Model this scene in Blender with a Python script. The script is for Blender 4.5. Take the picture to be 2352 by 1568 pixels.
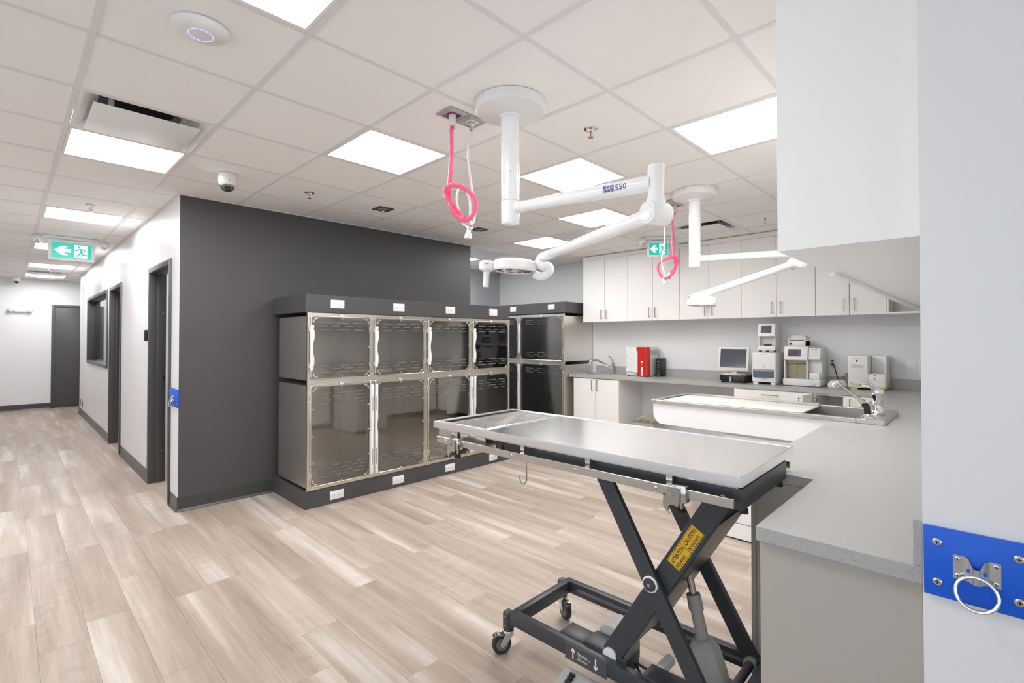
import bpy, bmesh, math, random
from mathutils import Vector, Matrix
random.seed(7)
for o in list(bpy.data.objects): bpy.data.objects.remove(o, do_unlink=True)
SC = bpy.context.scene
COL = SC.collection
# ------------------------------------------------------------------ camera, world, exposure
FPX, YAW, PITCH, SHY = 1130.37, 0.7996, 0.012586, -21.354
CAMZ = 1.46
cd = bpy.data.cameras.new('camera'); cam = bpy.data.objects.new('camera', cd); COL.objects.link(cam)
cam.location = (0, 0, CAMZ); cam.rotation_euler = (math.pi/2 + PITCH, 0, -YAW)
cd.sensor_width = 36; cd.sensor_fit = 'HORIZONTAL'; cd.lens = FPX*36/2352; cd.shift_y = SHY/2352
cd.clip_start = 0.02; cd.clip_end = 60
SC.camera = cam
w = bpy.data.worlds.new('world'); SC.world = w; w.use_nodes = True
w.node_tree.nodes['Background'].inputs[0].default_value = (0.90, 0.95, 1.0, 1)
w.node_tree.nodes['Background'].inputs[1].default_value = .80
SC.view_settings.view_transform = 'Standard'; SC.view_settings.look = 'None'
SC.view_settings.gamma = 1; SC.view_settings.use_curve_mapping = False
SC.view_settings.exposure = 1.45
LIGHT = 8.3          # strength of the ceiling panels
# ------------------------------------------------------------------ pixel -> place helpers (2352 x 1568 frame)
_F0 = Vector((math.sin(YAW), math.cos(YAW), 0)); _R = Vector((math.cos(YAW), -math.sin(YAW), 0)); _U0 = Vector((0, 0, 1))
_F = _F0*math.cos(PITCH) + _U0*math.sin(PITCH); _U = _U0*math.cos(PITCH) - _F0*math.sin(PITCH)
CAM = Vector((0, 0, CAMZ))
def ray(u, v): return _F + _R*((u-1176)/FPX) - _U*((v-784-SHY)/FPX)
def at(u, v, **k):
    d = ray(u, v); (a, val), = k.items(); i = 'xyz'.index(a)
    return CAM + d*((val-CAM[i])/d[i])
def atd(u, v, d): return CAM + ray(u, v)*d
def pr(p):
    q = Vector(p)-CAM; d = q.dot(_F)
    if d < 0.05: return (-9e9, -9e9, d)
    return (1176+FPX*q.dot(_R)/d, 784+SHY-FPX*q.dot(_U)/d, d)
def zat(v, x, y):
    q = Vector((x, y, 0)); df = q.dot(_F0); t = (784+SHY-v)/FPX     # solve for z on the vertical through x, y
    c, s = math.cos(PITCH), math.sin(PITCH)
    return CAMZ + df*(t*c+s)/(c-t*s)
def depth(p): return (Vector(p)-CAM).dot(_F)
# ------------------------------------------------------------------ materials
MATS = {}
def PM(name, col, rough=.5, metal=0., var=.03, scale=30., bump=0., bscale=None, spec=.5, stretch=None, rvar=0., coat=0., emit=0., trans=0., alpha=1., sss=0.):
    m = bpy.data.materials.new(name); m.use_nodes = True; nt = m.node_tree; N = nt.nodes; L = nt.links
    b = N['Principled BSDF']
    tc = N.new('ShaderNodeTexCoord'); mp = N.new('ShaderNodeMapping'); L.new(tc.outputs['Object'], mp.inputs[0])
    if stretch: mp.inputs['Scale'].default_value = stretch
    nz = N.new('ShaderNodeTexNoise'); nz.inputs['Scale'].default_value = scale; nz.inputs['Detail'].default_value = 4
    L.new(mp.outputs[0], nz.inputs['Vector'])
    mx = N.new('ShaderNodeMix'); mx.data_type = 'RGBA'
    mx.inputs[6].default_value = tuple(max(0, c*(1-var)) for c in col)+(1,)
    mx.inputs[7].default_value = tuple(min(1, c*(1+var)) for c in col)+(1,)
    L.new(nz.outputs['Fac'], mx.inputs[0]); L.new(mx.outputs[2], b.inputs['Base Color'])
    b.inputs['Roughness'].default_value = rough; b.inputs['Metallic'].default_value = metal
    b.inputs['Specular IOR Level'].default_value = spec; b.inputs['Coat Weight'].default_value = coat
    b.inputs['Transmission Weight'].default_value = trans; b.inputs['Alpha'].default_value = alpha
    if rvar:
        mr = N.new('ShaderNodeMapRange'); mr.inputs[3].default_value = max(0, rough-rvar); mr.inputs[4].default_value = rough+rvar
        L.new(nz.outputs['Fac'], mr.inputs[0]); L.new(mr.outputs[0], b.inputs['Roughness'])
    if bump:
        n2 = N.new('ShaderNodeTexNoise'); n2.inputs['Scale'].default_value = bscale or scale*4; L.new(mp.outputs[0], n2.inputs['Vector'])
        bp = N.new('ShaderNodeBump'); bp.inputs['Strength'].default_value = bump; bp.inputs['Distance'].default_value = .002
        L.new(n2.outputs['Fac'], bp.inputs['Height']); L.new(bp.outputs[0], b.inputs['Normal'])
    if emit:
        b.inputs['Emission Color'].default_value = tuple(col)+(1,); b.inputs['Emission Strength'].default_value = emit
    MATS[name] = m
    return m
def S(r, g, b):   # sRGB 0..255 -> linear
    f = lambda c: (c/255/12.92) if c/255 <= .04045 else ((c/255+.055)/1.055)**2.4
    return (f(r), f(g), f(b))
PM('wall_white', (.88, .885, .91), .42, var=.008, scale=6, bump=.06, bscale=260)
PM('wall_pale', (.80, .805, .815), .5, var=.008, scale=6, bump=.06, bscale=260)
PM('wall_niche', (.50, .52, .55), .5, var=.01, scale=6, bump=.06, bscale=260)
PM('wall_dark', (.078, .073, .078), .5, var=.02, scale=6, bump=.08, bscale=260)
PM('wall_dark_trim', (.072, .070, .076), .45, var=.02, scale=10, bump=.03)
PM('baseboard', (.060, .062, .058), .32, var=.05, scale=12)
PM('ceiling_tile', (.96, .945, .93), .85, var=.012, scale=60, bump=.12, bscale=420)
PM('ceiling_grid', (.82, .80, .795), .5, var=.01, scale=20)
PM('ceiling_above', (.25, .25, .25), .9)
PM('fixture_white', (.88, .88, .88), .35, var=.01)
PM('frame_grey', (.085, .085, .09), .38, var=.03, scale=20, spec=.5)
PM('laminate', (.915, .905, .89), .38, var=.008, scale=12)
PM('laminate_cool', (.86, .855, .87), .35, var=.008, scale=12)
PM('laminate_beige', (.45, .42, .375), .42, var=.02, scale=50)
PM('handle_steel', (.44, .41, .37), .3, 1.0, var=.04)
PM('steel', (.66, .645, .615), .22, 1.0, var=.05, scale=8, stretch=(60, 2, 60), rvar=.06)
PM('steel_top', (.93, .93, .935), .17, 1.0, var=.03, scale=6, stretch=(60, 1.5, 60), rvar=.05, bump=.02, bscale=90)
PM('steel_frame', (.70, .665, .60), .25, 1.0, var=.04, scale=10)
PM('steel_cage', (.76, .735, .69), .38, 1.0, var=.06, scale=5, stretch=(3, 3, 30), rvar=.06)
PM('steel_tub', (.62, .60, .57), .34, 1.0, var=.03, scale=10)
PM('tread_plate', (.22, .22, .22), .35, 1.0, var=.1)
PM('zinc', (.70, .72, .72), .22, 1.0, var=.12, scale=30)
PM('chrome', (.82, .82, .83), .07, 1.0, var=.01)
PM('nickel', (.60, .585, .56), .18, 1.0, var=.02)
PM('slate_metal', (.040, .046, .056), .38, var=.06, scale=200, bump=.05, bscale=900)
PM('black_plastic', (.012, .012, .013), .35, var=.1)
PM('black_void', (.004, .004, .004), .9)
PM('rubber', (.03, .03, .032), .5, var=.15)
PM('grey_rubber', (.16, .16, .16), .5, var=.1)
PM('plastic_white', (.84, .84, .83), .32, var=.01)
PM('plastic_warm', (.78, .77, .72), .35, var=.015)
PM('plastic_grey', (.42, .43, .41), .42, var=.03, bump=.03)
PM('plastic_gloss', (.88, .88, .89), .12, var=.005, coat=.3)
PM('screen', (.085, .09, .125), .12, var=.06, scale=9)
PM('screen_blue', (.10, .135, .19), .15, var=.1, scale=3)
PM('red_plastic', (.58, .022, .018), .3, var=.05)
PM('khaki', (.36, .33, .22), .35, var=.03)
PM('paper', (.83, .83, .83), .7, var=.01)
PM('print_grey', (.38, .38, .40), .6)
PM('print_black', (.02, .02, .02), .6)
PM('print_blue', (.10, .10, .32), .5)
PM('print_cyan', (.12, .55, .80), .5)
PM('print_white', (.85, .85, .85), .5)
PM('yellow', (.85, .66, .02), .4, var=.03)
PM('sticker_yellow', (.78, .47, .015), .4, var=.03)
PM('blue_board', (.0, .105, .68), .42, var=.04, scale=50)
PM('gas_purple', (.20, .02, .17), .35, var=.05)
PM('gas_frame', (.50, .49, .48), .35, .3, var=.05)
PM('hose_pink', (.98, .17, .33), .3, var=.05)
PM('hose_white', (.84, .79, .77), .3, var=.03)
PM('tube_cream', (.62, .58, .36), .35)
PM('cable', (.015, .015, .015), .5)
PM('brass', (.55, .38, .14), .25, 1.0)
PM('led_blue', (.16, .13, .95), .3, emit=2.2)
PM('orange_plastic', (.75, .10, .02), .4)
PM('sign_green', (.0, .40, .33), .3, emit=.3)
PM('sign_white', (.85, .90, 1.0), .3, emit=.25)
PM('board_white', (.72, .70, .665), .5, var=.02)
m = PM('lamp_panel', (1.0, .985, .965), .4); bs = m.node_tree.nodes['Principled BSDF']
bs.inputs['Emission Color'].default_value = (1, .985, .965, 1); bs.inputs['Emission Strength'].default_value = LIGHT
def counter_mat():
    m = PM('counter', (.43, .427, .418), .30, var=.02, scale=14); nt = m.node_tree; N = nt.nodes; L = nt.links
    b = N['Principled BSDF']; mx = [n for n in N if n.type == 'MIX'][0]; mp = [n for n in N if n.type == 'MAPPING'][0]
    vo = N.new('ShaderNodeTexNoise'); vo.inputs['Scale'].default_value = 420; vo.inputs['Detail'].default_value = 1; L.new(mp.outputs[0], vo.inputs['Vector'])
    rp = N.new('ShaderNodeValToRGB'); e = rp.color_ramp.elements
    e[0].position = .28; e[0].color = (.62, .61, .6, 1); e[1].position = .40; e[1].color = (1, 1, 1, 1)
    e2 = rp.color_ramp.elements.new(.62); e2.color = (1, 1, 1, 1); e3 = rp.color_ramp.elements.new(.72); e3.color = (1.25, 1.25, 1.25, 1)
    L.new(vo.outputs['Fac'], rp.inputs[0])
    mm = N.new('ShaderNodeMix'); mm.data_type = 'RGBA'; mm.blend_type = 'MULTIPLY'; mm.inputs[0].default_value = 1
    L.new(mx.outputs[2], mm.inputs[6]); L.new(rp.outputs[0], mm.inputs[7]); L.new(mm.outputs[2], b.inputs['Base Color'])
counter_mat()
def glass_mat(name, tint, refl=1.0, ior=1.5):
    m = bpy.data.materials.new(name); m.use_nodes = True; nt = m.node_tree; N = nt.nodes; L = nt.links; N.clear()
    out = N.new('ShaderNodeOutputMaterial'); tr = N.new('ShaderNodeBsdfTransparent'); gl = N.new('ShaderNodeBsdfGlossy'); mx = N.new('ShaderNodeMixShader')
    nz = N.new('ShaderNodeTexNoise'); nz.inputs['Scale'].default_value = 3
    mr = N.new('ShaderNodeMapRange'); mr.inputs[3].default_value = .02; mr.inputs[4].default_value = .05; L.new(nz.outputs['Fac'], mr.inputs[0]); L.new(mr.outputs[0], gl.inputs['Roughness'])
    fr = N.new('ShaderNodeFresnel'); fr.inputs[0].default_value = ior
    ml = N.new('ShaderNodeMath'); ml.operation = 'MULTIPLY'; ml.inputs[1].default_value = refl; ml.use_clamp = True
    L.new(fr.outputs[0], ml.inputs[0]); L.new(ml.outputs[0], mx.inputs[0]); tr.inputs[0].default_value = tint+(1,)
    gl.inputs[0].default_value = (1, 1, 1, 1)
    L.new(tr.outputs[0], mx.inputs[1]); L.new(gl.outputs[0], mx.inputs[2]); L.new(mx.outputs[0], out.inputs[0])
    MATS[name] = m
glass_mat('pane_smoked', (.90, .885, .87), 1.3, 1.55)
glass_mat('pane_clear', (.88, .90, .92), 1.1)
glass_mat('clear_plastic', (.80, .82, .84), 1.4)
PLW, PLL, PLX0 = .1825, 1.22, 1.03
def row_shift(r): return ((r*0.3719 + (r*r % 7)*0.113) % 1.0)*PLL
def floor_mat():
    m = bpy.data.materials.new('floor_planks'); m.use_nodes = True; nt = m.node_tree; N = nt.nodes; L = nt.links; b = N['Principled BSDF']
    ge = N.new('ShaderNodeNewGeometry'); sp = N.new('ShaderNodeSeparateXYZ'); L.new(ge.outputs['Position'], sp.inputs[0])
    def M(op, a, bb=None, c=None):
        n = N.new('ShaderNodeMath'); n.operation = op
        for k, x in enumerate((a, bb, c)):
            if x is None: continue
            if isinstance(x, (int, float)): n.inputs[k].default_value = x
            else: L.new(x, n.inputs[k])
        return n.outputs[0]
    row = M('FLOOR', M('DIVIDE', M('SUBTRACT', sp.outputs['X'], PLX0), PLW))
    fx = M('FRACT', M('DIVIDE', M('SUBTRACT', sp.outputs['X'], PLX0), PLW))
    sh = M('MULTIPLY', M('FRACT', M('ADD', M('MULTIPLY', row, .3719), M('MULTIPLY', M('FLOORED_MODULO', M('MULTIPLY', row, row), 7.0), .113))), PLL)
    idx = M('FLOOR', M('DIVIDE', M('SUBTRACT', sp.outputs['Y'], sh), PLL))
    wn = N.new('ShaderNodeTexWhiteNoise'); wn.noise_dimensions = '2D'; cb = N.new('ShaderNodeCombineXYZ')
    L.new(row, cb.inputs[0]); L.new(idx, cb.inputs[1]); L.new(cb.outputs[0], wn.inputs['Vector'])
    # local plank coordinates shifted by a random amount per plank
    sc = N.new('ShaderNodeSeparateColor'); L.new(wn.outputs['Color'], sc.inputs[0])
    cx = N.new('ShaderNodeCombineXYZ')
    L.new(M('ADD', sp.outputs['X'], M('MULTIPLY', sc.outputs[0], 37.)), cx.inputs[0])
    L.new(M('ADD', sp.outputs['Y'], M('MULTIPLY', sc.outputs[1], 53.)), cx.inputs[1]); L.new(M('MULTIPLY', sc.outputs[2], 11.), cx.inputs[2])
    def noise(scale, detail, stretch, dist=0.):
        mp = N.new('ShaderNodeMapping'); mp.inputs['Scale'].default_value = stretch; L.new(cx.outputs[0], mp.inputs[0])
        n = N.new('ShaderNodeTexNoise'); n.inputs['Scale'].default_value = scale; n.inputs['Detail'].default_value = detail; n.inputs['Distortion'].default_value = dist
        L.new(mp.outputs[0], n.inputs['Vector']); return n.outputs['Fac']
    big = noise(1., 2, (7.5, .55, 1)); grain = noise(1., 6, (75, 3.0, 1), .6); fine = noise(1., 3, (260, 7, 1))
    def ramp(fac, stops):
        r = N.new('ShaderNodeValToRGB'); el = r.color_ramp.elements
        while len(el) < len(stops): el.new(.5)
        for e, (p, c) in zip(el, stops): e.position = p; e.color = c+(1,)
        L.new(fac, r.inputs[0]); return r.outputs[0]
    base = ramp(big, [(.30, S(163, 147, 134)), (.45, S(174, 159, 146)), (.57, S(186, 172, 160)), (.70, S(208, 200, 192))])
    def mul(a, f, lo, hi):
        mr = N.new('ShaderNodeMapRange'); mr.inputs[1].default_value = .3; mr.inputs[2].default_value = .7; mr.inputs[3].default_value = lo; mr.inputs[4].default_value = hi
        L.new(f, mr.inputs[0]); mm = N.new('ShaderNodeMix'); mm.data_type = 'RGBA'; mm.blend_type = 'MULTIPLY'; mm.inputs[0].default_value = 1
        L.new(a, mm.inputs[6]); L.new(mr.outputs[0], mm.inputs[7]); return mm.outputs[2]
    c = mul(base, grain, .86, 1.05); c = mul(c, fine, .965, 1.02)
    # tone per plank
    mr = N.new('ShaderNodeMapRange'); mr.inputs[3].default_value = .95; mr.inputs[4].default_value = 1.03; L.new(wn.outputs['Value'], mr.inputs[0])
    mm = N.new('ShaderNodeMix'); mm.data_type = 'RGBA'; mm.blend_type = 'MULTIPLY'; mm.inputs[0].default_value = 1; L.new(c, mm.inputs[6]); L.new(mr.outputs[0], mm.inputs[7]); c = mm.outputs[2]
    # cathedral figure and dark knots
    wv = N.new('ShaderNodeTexWave'); wv.wave_type = 'RINGS'; wv.inputs['Scale'].default_value = 3.2; wv.inputs['Distortion'].default_value = 5; wv.inputs['Detail'].default_value = 2
    mp = N.new('ShaderNodeMapping'); mp.inputs['Scale'].default_value = (5.5, .9, 1); L.new(cx.outputs[0], mp.inputs[0]); L.new(mp.outputs[0], wv.inputs['Vector'])
    msk = noise(1., 1, (5, 1.3, 1)); mk = N.new('ShaderNodeMapRange'); mk.inputs[1].default_value = .55; mk.inputs[2].default_value = .68; mk.inputs[3].default_value = 0; mk.inputs[4].default_value = .22; L.new(msk, mk.inputs[0])
    wr = ramp(wv.outputs['Fac'], [(.0, (.62, .57, .53)), (.5, (1, 1, 1))])
    mm = N.new('ShaderNodeMix'); mm.data_type = 'RGBA'; mm.blend_type = 'MULTIPLY'; L.new(mk.outputs[0], mm.inputs[0]); L.new(c, mm.inputs[6]); L.new(wr, mm.inputs[7]); c = mm.outputs[2]
    kn = noise(1., 2, (16, 2.6, 1), 1.0); kr = ramp(kn, [(.74, (1, 1, 1)), (.80, (.62, .55, .50))])
    mm = N.new('ShaderNodeMix'); mm.data_type = 'RGBA'; mm.blend_type = 'MULTIPLY'; mm.inputs[0].default_value = 1; L.new(c, mm.inputs[6]); L.new(kr, mm.inputs[7]); c = mm.outputs[2]
    L.new(c, b.inputs['Base Color']); b.inputs['Roughness'].default_value = .42; b.inputs['Specular IOR Level'].default_value = .35
    bp = N.new('ShaderNodeBump'); bp.inputs['Strength'].default_value = .08; bp.inputs['Distance'].default_value = .001; L.new(grain, bp.inputs['Height']); L.new(bp.outputs[0], b.inputs['Normal'])
    MATS['floor_planks'] = m
floor_mat()
# ------------------------------------------------------------------ mesh builder
WM = {}
class MB:
    def __init__(s): s.v = []; s.f = []
    def add(s, vs, fs):
        n = len(s.v); s.v += [tuple(x) for x in vs]; s.f += [tuple(i+n for i in f) for f in fs]; return s
    def box(s, x0, x1, y0, y1, z0, z1):
        x0, x1 = sorted((x0, x1)); y0, y1 = sorted((y0, y1)); z0, z1 = sorted((z0, z1))
        return s.add([(x0,y0,z0),(x1,y0,z0),(x1,y1,z0),(x0,y1,z0),(x0,y0,z1),(x1,y0,z1),(x1,y1,z1),(x0,y1,z1)],
                     [(0,3,2,1),(4,5,6,7),(0,1,5,4),(1,2,6,5),(2,3,7,6),(3,0,4,7)])
    def bar(s, p0, p1, w, h, up=(0,0,1)):          # oriented bar from p0 to p1; w across, h along 'up'
        p0, p1 = Vector(p0), Vector(p1); d = (p1-p0).normalized(); a = d.cross(Vector(up)).normalized(); b = a.cross(d)
        vs = []
        for p in (p0, p1):
            for i, j in ((-1,-1),(1,-1),(1,1),(-1,1)): vs.append(p + a*(i*w/2) + b*(j*h/2))
        return s.add(vs, [(0,1,2,3),(7,6,5,4),(0,4,5,1),(1,5,6,2),(2,6,7,3),(3,7,4,0)])
    def cyl(s, p0, p1, r0, r1=None, n=20):
        if r1 is None: r1 = r0
        p0, p1 = Vector(p0), Vector(p1); d = (p1-p0).normalized(); a = d.orthogonal().normalized(); b = d.cross(a); vs = []
        for p, r in ((p0, r0), (p1, r1)):
            for i in range(n): t = 2*math.pi*i/n; vs.append(p + a*(r*math.cos(t)) + b*(r*math.sin(t)))
        fs = [(i, (i+1) % n, n+(i+1) % n, n+i) for i in range(n)]+[tuple(range(n-1, -1, -1)), tuple(range(n, 2*n))]
        return s.add(vs, fs)
    def lathe(s, prof, o=(0,0,0), axis=(0,0,1), n=28, cap=True):
        o = Vector(o); d = Vector(axis).normalized(); a = d.orthogonal().normalized(); b = d.cross(a); vs = []; m = len(prof)
        for r, h in prof:
            r = max(r, 1e-5)
            for i in range(n): t = 2*math.pi*i/n; vs.append(o + d*h + a*(r*math.cos(t)) + b*(r*math.sin(t)))
        fs = [(k*n+i, k*n+(i+1) % n, (k+1)*n+(i+1) % n, (k+1)*n+i) for k in range(m-1) for i in range(n)]
        if cap: fs += [tuple(range(n-1, -1, -1)), tuple(range((m-1)*n, m*n))]
        return s.add(vs, fs)
    def tube(s, pts, r, n=10, closed=False, rf=None):
        P = [Vector(p) for p in pts]; m = len(P); T = []
        for i in range(m):
            q0 = P[(i-1) % m] if closed or i > 0 else P[0]; q1 = P[(i+1) % m] if closed or i < m-1 else P[-1]
            T.append((q1-q0).normalized())
        a = T[0].orthogonal().normalized(); vs = []
        for i in range(m):
            a = (a - T[i]*a.dot(T[i])).normalized(); b = T[i].cross(a); rr = r if rf is None else r*rf(i)
            for k in range(n): t = 2*math.pi*k/n; vs.append(P[i] + a*(rr*math.cos(t)) + b*(rr*math.sin(t)))
        fs = [(i*n+k, i*n+(k+1) % n, ((i+1) % m)*n+(k+1) % n, ((i+1) % m)*n+k) for i in range(m if closed else m-1) for k in range(n)]
        if not closed: fs += [tuple(range(n-1, -1, -1)), tuple(range((m-1)*n, m*n))]
        return s.add(vs, fs)
    def prism(s, poly, axis, a0, a1):
        n = len(poly); mk = {'x': lambda p, a: (a, p[0], p[1]), 'y': lambda p, a: (p[0], a, p[1]), 'z': lambda p, a: (p[0], p[1], a)}[axis]
        vs = [mk(p, a0) for p in poly]+[mk(p, a1) for p in poly]
        return s.add(vs, [tuple(range(n)), tuple(range(2*n-1, n-1, -1))]+[(i, n+i, n+(i+1) % n, (i+1) % n) for i in range(n)])
    def dome(s, c, r, h, axis=(0,0,1), n=20, k=6):
        return s.lathe([(r*math.cos(math.pi/2*i/k), h*math.sin(math.pi/2*i/k)) for i in range(k+1)], c, axis, n)
    def build(s, name, mat, parent=None, bevel=0., seg=2, smooth=True, world=True, kind=None):
        me = bpy.data.meshes.new(name)
        M = WM[parent.name].inverted() if (parent is not None and world) else Matrix.Identity(4)
        me.from_pydata([tuple(M @ Vector(v)) for v in s.v], [], s.f)
        bm = bmesh.new(); bm.from_mesh(me); bmesh.ops.recalc_face_normals(bm, faces=bm.faces)
        if bevel:
            ed = [e for e in bm.edges if len(e.link_faces) == 2 and e.calc_face_angle(0) > .7]
            bmesh.ops.bevel(bm, geom=ed, offset=bevel, segments=seg, affect='EDGES', profile=.5, clamp_overlap=True)
        bm.to_mesh(me); bm.free()
        if smooth:
            me.polygons.foreach_set('use_smooth', [True]*len(me.polygons)); me.set_sharp_from_angle(angle=.6)
        me.materials.append(MATS[mat]); me.update()
        o = bpy.data.objects.new(name, me); COL.objects.link(o)
        if parent is not None: o.parent = parent
        WM[o.name] = WM[parent.name] if parent is not None else Matrix.Identity(4)
        if kind: o['kind'] = kind
        return o
def tag(o, label, cat, group=None):
    o['label'] = label; o['category'] = cat
    if group: o['group'] = group
    return o
def thing(name, label, cat, loc=(0,0,0), rz=0., group=None):
    o = bpy.data.objects.new(name, None); COL.objects.link(o); o.empty_display_size = .05
    o.location = loc; o.rotation_euler = (0, 0, rz); WM[o.name] = Matrix.Translation(loc) @ Matrix.Rotation(rz, 4, 'Z')
    if label: tag(o, label, cat, group)
    return o
def struct(o): o['kind'] = 'structure'; return o
def sthing(name, loc=(0,0,0)): o = thing(name, None, None, loc); return struct(o)
def part_label(o, l): o['label'] = l; return o
def dup(root, loc, rz=None, label=None, group=None):
    r = root.copy(); COL.objects.link(r); r.location = loc
    if rz is not None: r.rotation_euler = (0, 0, rz)
    if label: r['label'] = label
    if group: r['group'] = group
    WM[r.name] = Matrix.Translation(loc) @ Matrix.Rotation(r.rotation_euler.z, 4, 'Z')
    for ch in list(root.children):
        c = ch.copy(); COL.objects.link(c); c.parent = r; WM[c.name] = WM[r.name]
        for g in list(ch.children):
            d = g.copy(); COL.objects.link(d); d.parent = c; WM[d.name] = WM[r.name]
    return r
def spline(pts, k=8, closed=False):
    P = [Vector(p) for p in pts]; n = len(P); out = []
    for i in range(n if closed else n-1):
        g = lambda j: P[j % n] if closed else P[max(0, min(n-1, j))]
        p0, p1, p2, p3 = g(i-1), g(i), g(i+1), g(i+2)
        for t in range(k):
            t /= k; out.append(.5*((2*p1)+(p2-p0)*t+(2*p0-5*p1+4*p2-p3)*t*t+(3*p1-p0-3*p2+p3)*t**3))
    if not closed: out.append(P[-1])
    return out
def rrect(x0, x1, y0, y1, r, k=5):
    out = []
    for cx, cy, a in ((x1-r, y0+r, -90), (x1-r, y1-r, 0), (x0+r, y1-r, 90), (x0+r, y0+r, 180)):
        for i in range(k+1): t = math.radians(a+90*i/k); out.append((cx+r*math.cos(t), cy+r*math.sin(t)))
    return out
def text(name, body, mat, parent, origin, xdir, ydir, size, align='LEFT', extrude=.0004, sx=1., bold=0.):
    """flat lettering: local x along xdir, up along ydir (world vectors)"""
    cu = bpy.data.curves.new(name, 'FONT'); cu.body = body; cu.size = size; cu.align_x = align; cu.extrude = extrude; cu.offset = bold; cu.resolution_u = 3
    t = bpy.data.objects.new(name, cu); COL.objects.link(t)
    me = bpy.data.meshes.new_from_object(t); bpy.data.objects.remove(t); bpy.data.curves.remove(cu)
    x = Vector(xdir).normalized(); y = Vector(ydir).normalized(); z = x.cross(y)
    M = Matrix((( x.x*sx, y.x, z.x, origin[0]), (x.y*sx, y.y, z.y, origin[1]), (x.z*sx, y.z, z.z, origin[2]), (0,0,0,1)))
    me.transform(WM[parent.name].inverted() @ M); me.materials.clear(); me.materials.append(MATS[mat])
    o = bpy.data.objects.new(name, me); COL.objects.link(o); o.parent = parent; WM[o.name] = WM[parent.name]
    return o
def B(*a): return MB().box(*a)
# ================================================================== THE SETTING
CZ = 2.678; T = .6096; GX, GY = .2289, 2.5606
XW, YG = 1.02, 4.915            # corridor wall face, dark wall face
XB, YN, YR, XS = 6.42, 6.56, .115, 1.462   # back wall, niche back, right wall, near wall face
XL, YRE, YF = -1.8, -2.6, 14.1
def cell(i, j): return GX+T*i, GX+T*(i+1), GY+T*j, GY+T*(j+1)
# ---- floor
floor = struct(B(XL-.1, XB+.1, YRE-.1, YF+.1, -.1, -.003).build('floor', 'floor_planks'))
cand = []
for r in range(int((XL-PLX0)//PLW), int((XB-PLX0)//PLW)+1):
    x0 = PLX0+r*PLW; sh = row_shift(r)
    for k in range(-4, 14):
        y0 = sh+k*PLL
        if y0+PLL < YRE or y0 > YF: continue
        if x0+PLW < XL or x0 > XB: continue
        c = (max(x0, XL), min(x0+PLW, XB), max(y0, YRE), min(y0+PLL, YF))
        mid = Vector(((c[0]+c[1])/2, (c[2]+c[3])/2, 0))
        vis = 0.
        for fx in (0, .5, 1):
            for fy in (0, .25, .5, .75, 1):
                u, v, d = pr((c[0]+(c[1]-c[0])*fx, c[2]+(c[3]-c[2])*fy, 0))
                if d > .3 and -5 < u < 2357 and 0 < v < 1573:
                    px, py = c[0]+(c[1]-c[0])*fx, c[2]+(c[3]-c[2])*fy
                    if px > XW and py > YG and px < 6.2: continue      # behind the dark wall
                    if px > 1.47 and py < .45: continue                 # under the right counter
                    if u > 1738 and v > 1100: continue
                    vis += 1./d**3
        cand.append((vis, c))
cand.sort(key=lambda a: -a[0])
full = MB().box(-PLW/2+.0004, PLW/2-.0004, -PLL/2+.0004, PLL/2-.0004, -.003, 0)
pm = None; nind = 0; rest = MB()
for vis, c in cand:
    isfull = abs((c[1]-c[0])-PLW) < 1e-4 and abs((c[3]-c[2])-PLL) < 1e-4
    if vis > 0 and nind < 300 and isfull:
        if pm is None: o = full.build('plank', 'floor_planks', floor, smooth=False); pm = o
        else: o = pm.copy(); COL.objects.link(o)
        o.location = ((c[0]+c[1])/2, (c[2]+c[3])/2, 0); nind += 1
    else: rest.box(c[0]+.0004, c[1]-.0004, c[2]+.0004, c[3]-.0004, -.003, 0)
rest.build('planks_beyond', 'floor_planks', floor, smooth=False, kind='stuff')
# ---- ceiling
ceil = struct(B(XL-.1, XB+.1, YRE-.1, YF+.1, 2.80, 2.86).build('ceiling', 'ceiling_above'))
LIGHTS = [(0,-2),(0,2),(0,6),(0,10),(0,14),(0,17),(2,0),(4,-1),(6,0),(4,-3),(7,2),(7,5),(-3,3)]  # last cell is an unseen lamp, added for light from outside the view
DIFF = [(0,1),(8,-1),(0,16)]; GRILLE = [(7,1),(7,4)]
special = set(LIGHTS+DIFF+GRILLE)
tile0 = None; trest = MB(); ntile = 0
def tile_vis(c):
    best = 0
    for fx in (.05, .5, .95):
        for fy in (.05, .5, .95):
            x, y = c[0]+(c[1]-c[0])*fx, c[2]+(c[3]-c[2])*fy
            u, v, d = pr((x, y, CZ))
            if d > .2 and 0 < u < 2352 and 0 < v < 1568 and not (x > XW and y > YG and x < 4.2) and not (u > 1785):
                best = max(best, 1/d)
    return best
for i in range(-4, 11):
    for j in range(-9, 19):
        c = cell(i, j)
        if c[1] > XB+.3 or (i, j) in special: continue
        if c[0] > 1.3 and c[2] > 5.1 and c[1] < 4.3: continue
        x0, x1, y0, y1 = c[0]+.006, min(c[1], XB)-.006, c[2]+.006, min(c[3], YF)-.006
        if x1-x0 < .02 or y1-y0 < .02: continue
        fullt = (x1-x0 > T-.013) and (y1-y0 > T-.013)
        if fullt and tile_vis(c) > 0 and ntile < 300:
            if tile0 is None: o = B(-T/2+.006, T/2-.006, -T/2+.006, T/2-.006, CZ+.003, CZ+.016).build('ceiling_tile', 'ceiling_tile', ceil, smooth=False); tile0 = o
            else: o = tile0.copy(); COL.objects.link(o)
            o.location = ((c[0]+c[1])/2, (c[2]+c[3])/2, 0); ntile += 1
        else: trest.box(x0, x1, y0, y1, CZ+.003, CZ+.016)
trest.build('ceiling_tiles_beyond', 'ceiling_tile', ceil, smooth=False, kind='stuff')
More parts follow.
